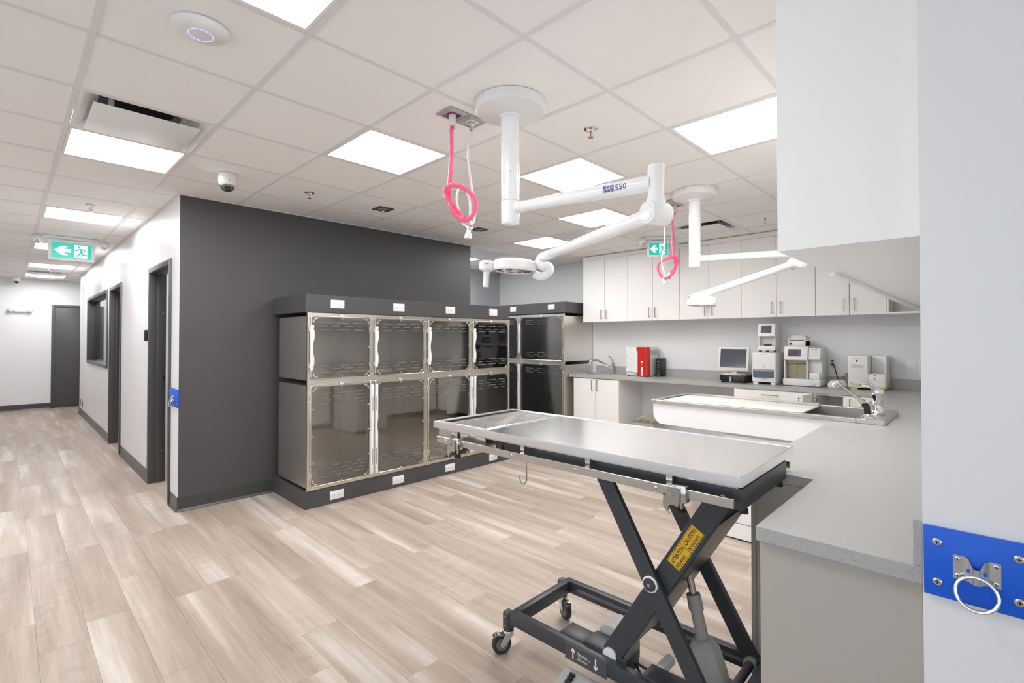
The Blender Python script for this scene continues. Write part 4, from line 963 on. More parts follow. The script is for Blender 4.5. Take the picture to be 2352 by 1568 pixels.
MB().lathe([(.040, 0), (.038, .008), (.028, .016), (.022, .024), (.0, .024)], q, n=22).build('holder', 'chrome', t)
el = atd(1985, 925, depth(q)+.02); tip = atd(1922, 878, depth(q)+.10); ba = atd(1991, 945, depth(q)+.01)
MB().tube(spline([q+Vector((0, 0, .02)), q+(ba-q)*.6, ba+Vector((0, 0, .03)), el+(ba-el)*.25, el], 5), .017, 12).build('grip', 'black_plastic', t)
MB().tube([el, el+(tip-el)*.12], .0165, 14).tube([el+(tip-el)*.1, el+(tip-el)*.86], .0095, 12).build('wand', 'nickel', t)
MB().tube(spline([el+(tip-el)*.84, tip, tip+Vector((-.01, .012, -.012)), tip+Vector((-.016, .018, -.035))], 5), .014, 12).build('nozzle', 'chrome', t)
# tray of tubing in the knee space
t = thing('tubing_tray', 'grey tray with cream tubing on a carton in the knee space', 'tray', (6.10, 3.36, 0))
B(5.95, 6.25, 3.18, 3.52, 0, .27).build('carton', 'plastic_warm', t, bevel=.003)
m = MB(); m.box(5.95, 6.25, 3.18, 3.52, .271, .278)
for b in ((5.95, 5.956, 3.18, 3.52), (6.244, 6.25, 3.18, 3.52), (5.956, 6.244, 3.18, 3.186), (5.956, 6.244, 3.514, 3.52)): m.box(*b, .278, .325)
m.build('tray', 'gas_frame', t)
for k in range(6):
    a = 5.99+.04*k; MB().tube(spline([(a, 3.48-.02*k, .28), (a, 3.45, .36), (a+.05, 3.38-.02*k, .40+.01*(k % 3)), (a+.08, 3.30-.015*k, .36), (a+.06, 3.27, .28)], 5), .004, 6).build('tube', 'tube_cream', t)
B(6.02, 6.06, 3.195, 3.235, .279, .34).build('clip', 'orange_plastic', t, bevel=.003)
# ================================================================== SURGICAL LAMPS
def wrap_text(name, body, mat, parent, c, d, r, size, ang0, start, sx=1.):
    """lettering wrapped on a horizontal tube: c point on the axis, d axis direction, ang0 = direction facing the reader"""
    cu = bpy.data.curves.new(name, 'FONT'); cu.body = body; cu.size = size; cu.extrude = .0; cu.resolution_u = 2; cu.offset = size*.012
    tmp = bpy.data.objects.new(name, cu); COL.objects.link(tmp); me = bpy.data.meshes.new_from_object(tmp); bpy.data.objects.remove(tmp); bpy.data.curves.remove(cu)
    Mi = WM[parent.name].inverted(); up = Vector((0, 0, 1))
    for v in me.vertices:
        a = (v.co.y-size*.35)/r; v.co = Mi @ (c + d*(start+v.co.x*sx) + ang0*(r*math.cos(a)) + up*(r*math.sin(a)))
    me.materials.clear(); me.materials.append(MATS[mat]); o = bpy.data.objects.new(name, me); COL.objects.link(o); o.parent = parent; WM[o.name] = WM[parent.name]; return o
def wrap_patch(m, c, d, r, n, s0, s1, a0, a1, k=6):
    up = Vector((0, 0, 1)); vs = []
    for i in range(k+1):
        a = a0+(a1-a0)*i/k
        for s in (s0, s1): vs.append(c+d*s+n*(r*math.cos(a))+up*(r*math.sin(a)))
    m.add(vs, [(2*i, 2*i+1, 2*i+3, 2*i+2) for i in range(k)])
def surgical_lamp(px_, py_, arm_len, arm_dir, zarm, elbow_px, dh, head_px, curl, label, R=.18, hr=.132, logo=True, handle_side=-1):
    t = thing('surgical_lamp', label, 'surgical lamp', (px_, py_, CZ), 0, 'ceiling mounted surgical lamps'); o = Vector((px_, py_, CZ))
    can = MB().lathe([(R, .0), (R, -.044), (R*.97, -.050), (R*.55, -.064), (.060, -.072), (.0, -.072)], o, n=48).build('canopy', 'plastic_white', t)
    s = (_R*-.75 - _F0*.66).normalized(); MB().dome(o+s*R+Vector((0, 0, -.012)), .005, .002, s, 10, 2).build('screw', 'nickel', can)
    zb = 2.05
    MB().cyl((px_, py_, CZ-.070), (px_, py_, CZ-.084), .058, n=32).cyl((px_, py_, CZ-.07), (px_, py_, zb+.118), .047, n=32).build('pole', 'plastic_gloss', t)
    MB().lathe([(.047, .116), (.0475, .115), (.0475, .006), (.044, 0), (.0, 0)], (px_, py_, zb), n=32).build('pole_swivel', 'plastic_gloss', t)
    for q in (.15, .26): s = (CAM-o); s.z = 0; s.normalize(); MB().dome(Vector((px_, py_, zb+q))+s*.0465, .004, .0015, s, 10, 2).build('pole_screw', 'nickel', t)
    r0a, r1a = (.026, .036) if logo else (.027, .029)
    a = Vector((px_, py_, zarm)); d = Vector((arm_dir[0], arm_dir[1], 0)).normalized(); k = a+d*arm_len
    arm = MB().cyl(a+d*.030, a+d*(arm_len-.02), r0a, r1a, 24).cyl(a+d*.036, a+d*.070, r0a*1.18, r0a*1.12, 24).build('upper_arm', 'plastic_gloss', t)
    n = Vector((d.y, -d.x, 0)); n = n if n.dot(CAM-a) > 0 else -n; rl = r0a+(r1a-r0a)*.76+.0012
    if logo:
        g = MB(); wrap_patch(g, a, d, rl, n, .528, .580, -.42, .42); lg = g.build('logo', 'print_blue', arm)
        g = MB()
        for (s0, z0), (s1, z1) in (((.530, -.4), (.546, .34)), ((.546, .34), (.550, -.25)), ((.550, -.25), (.560, .36)), ((.560, .36), (.563, -.38)), ((.568, .36), (.568, -.38)), ((.574, .32), (.578, -.32)), ((.530, -.1), (.579, .14))):
            up = Vector((0, 0, 1)); f = lambda s_, z_: a+d*s_+n*((rl+.0004)*math.cos(z_))+up*((rl+.0004)*math.sin(z_)); g.tube([f(s0, z0), f((s0+s1)/2, (z0+z1)/2), f(s1, z1)], .0011, 5)
        g.build('logo_mark', 'print_white', lg, kind='stuff')
        wrap_text('lettering', '550', 'print_blue', arm, a, d, rl+.0004, .036, n, .585, 1.0)
    # knuckle
    zt = zat(392, 2.0, 1.07) if logo else zarm+.05
    E0 = atd(*elbow_px, dh); kz = zarm-.135 if logo else zarm-.075; kc = Vector((k.x, k.y, kz)); d2 = (E0-kc); L2 = d2.length; d2.normalize()
    ax = Vector((d2.y, -d2.x, 0)).normalized(); ax = ax if ax.dot(kc-CAM) > 0 else -ax
    MB().lathe([(.0, zt-kz), (.033, zt-kz), (.034, zt-kz-.008), (.034, .075), (.042, .045), (.046, .0), (.0, -.02)], (k.x, k.y, kz), n=28).build('swivel_post', 'plastic_gloss', t)
    MB().lathe([(.0, -.062), (.036, -.060), (.037, -.057), (.047, -.055), (.050, -.045), (.050, .045), (.046, .056), (.0, .060)], kc, ax, n=32).build('knuckle', 'plastic_gloss', t)
    MB().tube([kc+d2*.03, kc+d2*(L2*.92)], r0a, 24, rf=lambda i: (1.3 if i == 0 else 1.0) if logo else 1.0).tube([kc+d2*(L2*.88), E0], r0a*1.1, 24).build('lower_arm', 'plastic_gloss', t)
    Hc = atd(*head_px, dh+.03)
    pts = [E0-d2*.01, E0+d2*.02]+[atd(u, v, dh+q) for u, v, q in curl]
    MB().tube(spline(pts, 6), .0255, 16).build('gooseneck', 'plastic_gloss', t)
    tl = Vector((_R.x*.05, _R.y*.05, 1)).normalized()
    MB().lathe([(.0, .034), (hr*.80, .034), (hr*.93, .028), (hr, .016), (hr, -.012), (hr*1.0, -.022), (hr*.96, -.032), (hr*.86, -.034), (hr*.84, -.026), (.0, -.022)], Hc, tl, n=48).build('head', 'plastic_gloss', t)
    MB().lathe([(hr*.80, -.0275), (hr*.80, -.0270)], Hc, tl, n=40).build('reflector', 'black_plastic', t)
    g = MB()
    for i in range(5): b = 2*math.pi*i/5+.3; p = Hc+Vector((math.cos(b), math.sin(b), 0))*hr*.45-tl*.028; g.lathe([(.030, 0), (.028, -.003), (.012, .004), (.0, .004)], p, tl, n=14)
    MB().lathe([(.02, -.026), (.018, -.034), (.0, -.035)], Hc, tl, n=14).build('centre_cap', 'plastic_white', t)
    g.build('lens_cluster', 'chrome', t, kind='stuff')
    if not handle_side: MB().lathe([(.014, -.03), (.012, -.05), (.013, -.085), (.0, -.087)], Hc+_R*.05, tl, n=16).build('handle', 'plastic_white', t)
    if handle_side:
        s = _R*handle_side; bx = Hc+s*(hr+.035)
        m = MB().lathe([(.0, .030), (.036, .030), (.045, .022), (.047, -.005), (.043, -.022), (.024, -.036), (.0, -.038)], bx, tl, n=28); b = Hc+s*(hr*.9)
        ctl = m.build('control_box', 'plastic_gloss', t); MB().tube([b, bx], .022, 12).build('neck', 'plastic_gloss', t)
        MB().lathe([(.020, -.03), (.017, -.06), (.0175, -.118), (.016, -.126), (.0, -.128)], bx, tl, n=20).build('handle', 'plastic_white', t)
        f = (CAM-bx); f.z = 0; f.normalize(); pq = bx+f*.0468+Vector((0, 0, .008)); r_ = Vector((-f.y, f.x, 0))
        g = MB().bar(pq-r_*.018, pq+r_*.014, .0008, .014).build('label_plate', 'print_white', ctl)
        for q in (-.004, .006): MB().dome(pq+r_*q+f*.0005, .003, .0006, f, 10, 2).build('button', 'print_blue', ctl)
    return t
surgical_lamp(1.812, 1.774, .7595, (.135, -.748), 2.131, (1247, 590), 2.93, (1182, 611), [(1238, 602, .0), (1246, 611, -.02), (1258, 611, -.03), (1263, 618, -.03), (1258, 628, -.02), (1244, 635, .0), (1228, 631, .02)],
              'large white jointed surgical lamp with the number 550 above the exam table')
surgical_lamp(3.98, 1.752, .735, (.21, -.578), 2.117, (1592, 684), 3.70, (1612, 692), [(1592, 686, .0), (1596, 690, .02)],
              'white jointed surgical lamp hanging over the wet table', R=.178, hr=.105, logo=False, handle_side=0)
# ================================================================== EXAM TABLE
TO = Vector((1.863, 1.32, 0)); TR = math.radians(1.2)
t = thing('exam_table', 'stainless lift exam table on a dark scissor frame with casters', 'exam table', TO, TR); K = dict(world=False)
ZT = 1.028
# top: plate with an opening for the grate
m = MB(); a, b = .300, .762; gy0, gy1, gx = .395, .735, .275
for q in ((-a, a, -b, gy0), (-a, -gx, gy0, b), (gx, a, gy0, b), (-gx, gx, gy1, b)): m.box(*q, ZT-.003, ZT)
for q in ((-a, -a+.012, -b, b), (a-.012, a, -b, b), (-a+.012, a-.012, -b, -b+.012), (-a+.012, a-.012, b-.012, b)): m.box(*q, ZT-.030, ZT-.003)
top = m.build('table_top', 'steel_top', t, smooth=False, **K)
m = MB()
for q in ((-a, a, -b, -b+.006), (-a, a, b-.006, b), (-a, -a+.006, -b, b), (a-.006, a, -b, b)): m.box(*q, ZT, ZT+.0025)
m.build('raised_edge', 'steel_top', top, bevel=.001, seg=1, **K)
m = MB()
for q in ((-gx, gx, gy0, gy0+.008), (-gx, gx, gy1-.008, gy1), (-gx, -gx+.008, gy0, gy1), (gx-.008, gx, gy0, gy1)): m.box(*q, ZT-.010, ZT+.004)
m.build('grate_frame', 'steel_top', t, bevel=.0015, seg=1, **K)
B(-gx+.01, gx-.01, gy0+.010, gy1-.034, ZT-.010, ZT-.006).build('grate_plate', 'tread_plate', t, smooth=False, **K)
m = MB()
for i in range(36):
    for j in range(20):
        x = -gx+.02+i*(2*gx-.04)/35; y = gy0+.018+(j+.5*(i % 2))*(gy1-gy0-.066)/20; s = 1 if (i+j) % 2 else -1; r = .0062
        r = .0052; m.add([(x-r, y, ZT-.006), (x, y-r, ZT-.006), (x+r, y, ZT-.006), (x, y+r, ZT-.006), (x, y, ZT-.0025)], [(0,1,4), (1,2,4), (2,3,4), (3,0,4)])
m.build('tread_studs', 'chrome', t, smooth=False, kind='stuff', **K)
m = MB(); x0, x1, y0, y1, z0, z1 = -gx-.002, gx+.002, gy0+.002, gy1+.012, ZT-.098, ZT-.012
m.box(x0, x0+.003, y0, y1, z0, z1).box(x1-.003, x1, y0, y1, z0, z1).box(x0, x1, y0, y0+.003, z0, z1).box(x0, x1, y1-.003, y1, z0, z1).box(x0, x1, y0, y1, z0, z0+.003)
m.build('drain_tray', 'steel', t, smooth=False, **K)
# sub frame
m = MB(); sf = []
for x in (-.258, .228): B(x, x+.03, -.735, .345, .928, .988).build('frame_rail', 'slate_metal', t, bevel=.003, **K)
B(-.262, .243, -.752, -.712, .915, .984).build('frame_end', 'slate_metal', t, bevel=.004, **K)
B(-.228, .228, .30, .345, .93, .972).build('frame_end', 'slate_metal', t, bevel=.003, **K)
B(-.285, .285, -.745, .385, .9885, .9965).build('top_support', 'steel', t, **K)
for x in (-.20, .20):
    for y in (-.735,): MB().lathe([(.014, 0), (.014, -.014), (.0, -.015)], (x, y, .905), n=14).build('bumper', 'black_plastic', t, **K)
MB().cyl((-.258, -.69, .948), (-.262, -.69, .948), .008, n=12).build('bolt', 'nickel', t, **K)
B(-.2615, -.258, .30, .345, .925, .972).build('end_block', 'slate_metal', t, bevel=.002, **K); MB().cyl((-.2615, .322, .948), (-.2645, .322, .948), .007, n=12).build('bolt', 'nickel', t, **K)
# side rails with stand-offs
for s in (-1, 1):
    xr = s*.322
    r_ = MB().box(xr-.005, xr+.005, -.745, .700, .936, .966).build('side_rail', 'steel', t, bevel=.0015, seg=1, **K)
    for y in (-.52, -.185, .155, .60):
        B(min(xr, s*.285), max(xr, s*.285), y-.011, y+.011, .948, .960).box(s*.285-.003, s*.285+.003, y-.011, y+.011, .948, .998).build('stand_off', 'steel', t, **K)
        MB().dome((xr+s*.005, y+.03, .951), .007, .003, (s, 0, 0), 12, 3).build('rail_screw', 'nickel', r_, **K)
# clamps on the near rail and the hook
for y in (-.575, .545):
    c = B(-.345, -.312, y-.028, y+.022, .923, .976).build('rail_clamp', 'nickel', t, bevel=.005, **K)
    P = [(y+.026, .973), (y+.034, .953), (y+.046, .933), (y+.048, .910), (y+.036, .890), (y+.024, .884), (y+.030, .898), (y+.026, .911), (y+.012, .915), (y-.004, .911), (y-.010, .923), (y-.012, .973)]
    MB().prism(P, 'x', -.353, -.345).build('cam_lever', 'nickel', c, bevel=.001, seg=1, **K)
    MB().cyl((-.353, y+.022, .948), (-.357, y+.022, .948), .010, n=16).build('cam_pin', 'handle_steel', c, **K)
    MB().cyl((-.328, y-.006, .923), (-.328, y-.006, .898), .0045, n=10).build('thumb_stem', 'nickel', c, **K)
    MB().lathe([(.012, 0), (.017, -.003), (.017, -.013), (.012, -.016), (.0, -.016)], (-.328, y-.006, .900), n=18).build('thumb_knob', 'black_plastic', c, **K)
MB().tube(spline([(-.30, .125, .958), (-.30, .122, .918), (-.30, .12, .858), (-.30, .128, .840), (-.30, .142, .833), (-.30, .156, .840), (-.30, .162, .863)], 6), .0032, 8).build('hook', 'handle_steel', t, **K)
for ch in list(t.children):        # the top sits a little off the centre of its base
    for g in [ch]+list(ch.children): g.data.transform(Matrix.Translation((-.030, -.023, .010)) @ Matrix.Diagonal((.982, .982, 1, 1)))
# scissor arms
PV = (-.414, .560)
def arm_bar(name, x0, x1, p, q, wd, mat='slate_metal', bev=.004):
    p = Vector((0, p[0], p[1])); q = Vector((0, q[0], q[1])); d = (q-p).normalized(); n = Vector((0, -d.z, d.y))*wd/2
    P = [(v.y, v.z) for v in (p-n, q-n, q+n, p+n)]
    return MB().prism(P, 'x', x0, x1).build(name, mat, t, bevel=bev, smooth=False, **K)
for x0, x1 in ((-.218, -.192), (.192, .218)): arm_bar('outer_arm', x0, x1, (-.635, .178), (-.205, .925), .062)
IA, IB = (-.225, .205), (-.655, .918)
inn = [arm_bar('inner_arm', x0, x1, IA, IB, .080) for x0, x1 in ((-.186, -.170), (.150, .166))]
d = Vector((0, IB[0]-IA[0], IB[1]-IA[1])).normalized(); nn = Vector((0, -d.z, d.y))
m = MB(); p0 = Vector((0, IA[0], IA[1]))
m.bar(p0+d*.10+nn*.038, p0+d*.74+nn*.038, .33, .006, up=nn); m.build('inner_plate', 'slate_metal', t, **K)
for s_, r in ((.18, .022), (.50, .018)): c = p0+d*s_+nn*-.01; MB().cyl((-.17, c.y, c.z), (.15, c.y, c.z), r, n=16).build('cross_tube', 'slate_metal', t, **K)
for s in (-1, 1):
    MB().lathe([(.0, -.002), (.030, -.002), (.030, .004), (.027, .006), (.0, .006)], (s*.218, *PV), (s, 0, 0), n=28).build('pivot_washer', 'plastic_white', t, **K)
    MB().lathe([(.024, .0), (.024, .009), (.020, .012), (.0, .012)], (s*.218, *PV), (s, 0, 0), n=28).build('pivot_cap', 'slate_metal', t, **K)
    MB().cyl((s*.2295, *PV), (s*.2315, *PV), .007, n=12).build('pivot_bolt', 'handle_steel', t, **K)
    MB().cyl((s*.165, *IA), (s*.195, *IA), .030, n=24).build('roller', 'plastic_white', t, **K)
    MB().cyl((s*.17, -.635, .178), (s*.192, -.635, .178), .026, n=20).build('foot_bush', 'plastic_grey', t, **K)
MB().cyl((-.19, -.635, .178), (.19, -.635, .178), .016, n=16).build('axle', 'slate_metal', t, **K)
# caution plate on the inner arm, facing the near side
cc = p0+d*.598; Rm = Matrix.Rotation(TR, 4, 'Z'); WMt = WM[t.name]
xf = -.1865
m = MB(); L_, H_ = .177, .054
mk = lambda s_, h_, x=xf: Vector((x, *(cc+d*s_+nn*h_).yz))
m.add([mk(-L_/2, -H_/2), mk(L_/2, -H_/2), mk(L_/2, H_/2), mk(-L_/2, H_/2)]+[mk(s_, h_, xf-.0006) for s_, h_ in ((-L_/2, -H_/2), (L_/2, -H_/2), (L_/2, H_/2), (-L_/2, H_/2))], [(0,1,2,3), (4,5,6,7), (0,1,5,4), (1,2,6,5), (2,3,7,6), (3,0,4,7)])
cp = m.build('caution_plate', 'sticker_yellow', inn[0], smooth=False, **K)
m = MB(); xx = xf-.0008
def strip(s0, s1, h0, h1, skew=0): m.add([mk(s0, h0, xx), mk(s1, h0, xx), mk(s1+skew, h1, xx), mk(s0+skew, h1, xx)], [(0,1,2,3)])
for i in range(20):
    s0 = -L_/2+.002+i*L_/20
    for h0 in (-H_/2+.001, H_/2-.0055): strip(s0, s0+.0036, h0, h0+.0045, .0012)
strip(-.001, .001, -H_/2, H_/2)
m.build('hazard_border', 'print_black', cp, smooth=False, kind='stuff', **K)
xd = WMt.to_3x3() @ d; yd = WMt.to_3x3() @ -nn
if yd.z < 0 : yd = -yd
nrm = xd.cross(yd)
if nrm.x > 0: xd = -xd
# reading direction runs up the arm
xd = WMt.to_3x3() @ d; yd = WMt.to_3x3() @ (nn if nn.z > 0 else -nn); sg = 1 if nn.z > 0 else -1
for body, s0, h0, sz, sxx in (('ATTENTION', -L_/2+.005, .0005, .0215, .92), ('PIÈCES MOBILES', -L_/2+.004, -.0185, .0150, .80), ('CAUTION', .008, .0005, .0215, 1.05), ('MOVING PARTS', .006, -.0185, .0150, .88)):
    org = WMt @ mk(s0, h0*sg, xf-.0009); text('lettering', body, 'print_black', cp, org, xd, yd, sz, extrude=.0001, sx=sxx*.72, bold=sz*.018)
# base frame
for x in (-.226, .190): B(x, x+.036, -.705, .285, .142, .202).build('base_rail', 'slate_metal', t, bevel=.003, **K)
for y in (.250, -.705): B(-.190, .190, y, y+.035, .142, .202).build('base_cross', 'slate_metal', t, bevel=.003, **K)
B(.1895, .1905, -.60, .20, .165, .180).build('rail_groove', 'grey_rubber', t, **K)
def caster(x, y, ang, brake=True):
    """locking swivel caster under a corner post"""
    post = B(x-.022, x+.022, y-.022, y+.022, .104, .190).build('corner_post', 'slate_metal', t, bevel=.007, seg=1, **K)
    for z in (.13, .172): MB().cyl((x-.022, y, z), (x-.0245, y, z), .005, n=10).build('post_bolt', 'handle_steel', post, **K)
    a = Vector((math.cos(ang), math.sin(ang), 0)); s = Vector((-a.y, a.x, 0)); c = Vector((x, y, 0)); R = .0455; w0 = c+a*.034; w0.z = R
    f = MB().lathe([(.024, .104), (.026, .098), (.026, .090), (.018, .086), (.0, .086)], c, n=20)
    for q in (-1, 1):
        o_ = s*(q*.019); P = [c+a*-.020+Vector((0, 0, .090)), c+a*.024+Vector((0, 0, .090)), w0+a*.012+Vector((0, 0, .006)), w0+a*.004-Vector((0, 0, .012)), w0-a*.014+Vector((0, 0, -.004))]
        f.add([p+o_ for p in P]+[p+o_*1.12 for p in P], [(0,1,2,3,4), (9,8,7,6,5)]+[(i, (i+1) % 5, 5+(i+1) % 5, 5+i) for i in range(5)])
    f.build('caster_fork', 'zinc', post, **K)
    MB().lathe([(.0, -.013), (R*.6, -.0135), (R*.92, -.014), (R, -.009), (R, .009), (R*.92, .014), (R*.6, .0135), (.0, .013)], w0, s, n=32).build('caster_wheel', 'rubber', post, **K)
    MB().lathe([(.0, -.0145), (R*.62, -.0142), (R*.62, .0142), (.0, .0145)], w0, s, n=24).build('wheel_hub', 'grey_rubber', post, **K)
    MB().cyl(w0-s*.024, w0+s*.024, .0055, n=12).build('caster_axle', 'nickel', post, **K)
    if brake:
        g = c+a*.030+Vector((0, 0, .086)); m_ = MB(); Q = spline([g, g+a*.022+Vector((0, 0, .005)), g+a*.036+Vector((0, 0, .002)), g+a*.044-Vector((0, 0, .006))], 3)
        for p, q in zip(Q, Q[1:]): m_.bar(p, q, .030, .003)
        m_.build('brake_pedal', 'nickel', post, **K)
caster(-.208, .309, math.radians(150)); caster(.208, .309, math.radians(243)); caster(-.208, -.729, math.radians(200)); caster(.200, -.729, math.radians(190))
# elevation panel with arrows
pn = B(-.2295, -.2265, -.235, -.035, .134, .201).build('elevation_panel', 'wall_dark_trim', t, **K); xa = -.2302
m = MB()
for yc, up in ((-.075, 1), (-.185, -1)):
    zc = .168; P = [(-.0028, -.022), (.0028, -.022), (.0028, .010), (.008, .004), (.011, .008), (0, .023), (-.011, .008), (-.008, .004), (-.0028, .010)]
    MB().prism([(yc+p, zc+up*q) for p, q in P], 'x', xa, xa+.0006).build('arrow', 'print_white', pn, smooth=False, **K)
B(xa, xa+.0006, -.160, -.100, .1675, .1685).build('rule', 'print_white', pn, **K)
for body, z in (('Elevation', .172), ('Élévation', .151)):
    text('lettering', body, 'print_white', pn, WMt @ Vector((xa-.0002, -.098, z)), WMt.to_3x3() @ Vector((0, -1, 0)), (0, 0, 1), .0145, extrude=.0001, sx=.9)
# motor, actuator, pedals
ab = Vector((.0, -.60, .165)); c0 = at(1574, 1288, x=1.863); at_ = Vector((.0, c0.y-1.32, c0.z)); c1 = at(1612, 1475, x=1.863); a1 = Vector((0, c1.y-1.32, c1.z)); dd = (at_-a1).normalized()
MB().cyl(a1, a1+dd*.14, .024, .022, 20).cyl(a1+dd*.115, a1+dd*.172, .028, .026, 20).build('actuator_sleeve', 'plastic_grey', t, **K)
MB().cyl(a1+dd*.14, at_, .0135, n=16).build('actuator_rod', 'nickel', t, **K)
MB().cyl((-.04, at_.y, at_.z), (.04, at_.y, at_.z), .018, n=14).build('clevis', 'black_plastic', t, **K)
m = MB(); up = dd; sx = Vector((1, 0, 0)); sy = up.cross(sx); secs = [(-.27, .050, .062), (-.10, .052, .060), (-.02, .046, .050), (.012, .030, .034)]; vs = []
for h, rx, ry in secs:
    c = a1+up*h
    for i, j in ((-1,-.6),(-.6,-1),(.6,-1),(1,-.6),(1,.6),(.6,1),(-.6,1),(-1,.6)): vs.append(c+sx*(i*rx)+sy*(j*ry))
m.add(vs, [tuple(range(7, -1, -1)), tuple(range(24, 32))]+[(k*8+i, k*8+(i+1) % 8, k*8+8+(i+1) % 8, k*8+8+i) for k in range(3) for i in range(8)])
m.build('motor_housing', 'plastic_grey', t, bevel=.004, **K)
B(-.06, .06, -.69, -.57, .142, .165).build('motor_bracket', 'slate_metal', t, **K)
m = MB(); P = [(.0, .10), (.0, .225), (.03, .250), (.10, .250), (.135, .225), (.135, .10)]
MB().prism([(-.24+p, z) for p, z in P], 'x', -.085, .03).build('control_unit', 'plastic_grey', t, bevel=.006, **K)
B(-.19, -.09, -.30, -.10, .150, .215).build('pump_box', 'slate_metal', t, bevel=.004, **K)
B(-.19, -.10, -.10, .02, .19, .205).build('cover_plate', 'slate_metal', t, bevel=.002, **K)
P = [(-.330, .012), (-.330, .022), (-.20, .075), (-.19, .075), (-.19, .012)]
MB().prism(P, 'y', -.27, -.015).build('foot_pedal', 'plastic_grey', t, bevel=.004, **K)
for y in (-.065, -.185):
    sl = (.075-.022)/.13; m = MB()
    for i in range(6): x = -.305+i*.016; z = .022+(x+.330)*sl; m.box(x, x+.010, y-.012, y+.012, z, z+.012)
    m.build('pedal_tread', 'rubber', t, kind='stuff', **K)
B(-.21, -.12, -.52, -.37, .145, .208).build('pump_box', 'slate_metal', t, bevel=.004, **K); MB().cyl((-.12, -.40, .19), (-.03, -.40, .19), .022, n=16).build('pump_roller', 'plastic_white', t, **K)
for a_, b_ in (((-.05, -.24, .13), (-.05, -.50, .12)), ((-.12, -.30, .17), (-.12, -.37, .17))): MB().tube([a_, ((a_[0]+b_[0])/2+.02, (a_[1]+b_[1])/2, .10), b_], .005, 8).build('cable', 'cable', t, **K)
# ================================================================== DEVICES ON THE BACK WORKTOP
def dev(name, label, cat, x, y, z=CT): return thing(name, label, cat, (x, y, z))
def feet(t, x0, x1, y0, y1, z=CT, h=.008, r=.012):
    for x in (x0, x1):
        for y in (y0, y1): MB().cyl((x, y, z+.0003), (x, y, z+h+.001), r, n=12).build('foot', 'rubber', t)
def marks(parent, x, ys, zs, rows, mat='print_grey', h=.004):
    m = MB()
    for (y0, y1, z) in rows: m.box(x-.0006, x, y0, y1, z-h/2, z+h/2)
    return m.build('print', mat, parent, smooth=False, kind='stuff')
# red and white analyser
t = dev('blood_analyser', 'white and red box analyser with a printed sheet on its front', 'analyser', 6.2, 3.5); z1 = zat(797, 6.07, 3.36)
feet(t, 6.09, 6.36, 3.36, 3.64)
b = B(6.075, 6.385, 3.335, 3.665, CT+.008, z1).build('body', 'plastic_warm', t, bevel=.006)
P = rrect(6.062, 6.30, 3.328, 3.500, .03, 5)
P = [(6.062, 3.500), (6.062, 3.362)]+[(6.092-.030*math.cos(a), 3.358-.030*math.sin(a)) for a in [math.pi/2*i/6 for i in range(7)]]+[(6.120, 3.328), (6.120, 3.340), (6.08, 3.345), (6.08, 3.500)]
rp = MB().prism(P, 'z', CT+.008, z1+.001).build('red_panel', 'red_plastic', t, smooth=True)
B(6.0605, 6.062, 3.405, 3.432, CT+.015, CT+.135).build('white_strip', 'plastic_white', rp); MB().cyl((6.062, 3.418, 1.135), (6.0595, 3.418, 1.135), .014, n=18).build('button', 'plastic_white', rp); MB().cyl((6.062, 3.418, 1.10), (6.060, 3.418, 1.10), .006, n=12).build('button', 'plastic_white', rp)
B(6.13, 6.36, 3.3335, 3.336, z1-.11, z1-.04).build('side_vent', 'gas_frame', t)
pa = MB().prism([(3.668, CT+.065), (3.482, CT+.055), (3.482, z1-.055), (3.668, z1-.045)], 'x', 6.058, 6.0605).build('paper_sheet', 'paper', t)
rows = [(3.53, 3.62, z1-.075)]+[(3.63, 3.655, z1-.10-.017*k) for k in range(13)]+[(3.59, 3.612, z1-.10), (3.555, 3.575, z1-.10), (3.51, 3.54, z1-.10), (3.60, 3.61, z1-.145), (3.52, 3.535, z1-.145), (3.595, 3.615, z1-.165), (3.51, 3.535, z1-.165), (3.555, 3.575, z1-.18)]
marks(pa, 6.058, 0, 0, rows)
m = MB()
for k in range(15): m.box(6.0576, 6.058, 3.495, 3.625, z1-.118-.0155*k, z1-.1172-.0155*k)
for y in (3.495, 3.54, 3.58, 3.625): m.box(6.0576, 6.058, y, y+.0008, z1-.335, z1-.09)
m.build('ruled_grid', 'print_grey', pa, smooth=False, kind='stuff')
marks(b, 6.0745, 0, 0, [(3.56, 3.64, z1-.028)], h=.004); marks(b, 6.0745, 0, 0, [(3.51, 3.555, CT+.03)], 'print_grey', .006)
# small black desktop computer
t = dev('mini_computer', 'small upright black computer beside the red analyser', 'computer', 6.3, 3.262); z1 = zat(823, 6.23, 3.265)
b = B(6.225, 6.40, 3.236, 3.292, CT+.001, z1).build('case', 'black_plastic', t, bevel=.003)
B(6.2235, 6.2255, 3.24, 3.288, CT+.004, CT+.09).build('front_grille', 'slate_metal', t)
for k, z in enumerate((.12, .14, .16, .20)): B(6.224, 6.2255, 3.255 if k < 3 else 3.25, 3.268 if k < 3 else 3.278, CT+z, CT+z+.008).build('port', 'gas_frame', t)
B(6.2228, 6.224, 3.254, 3.268, CT+.012, CT+.030).build('sticker', 'print_cyan', t)
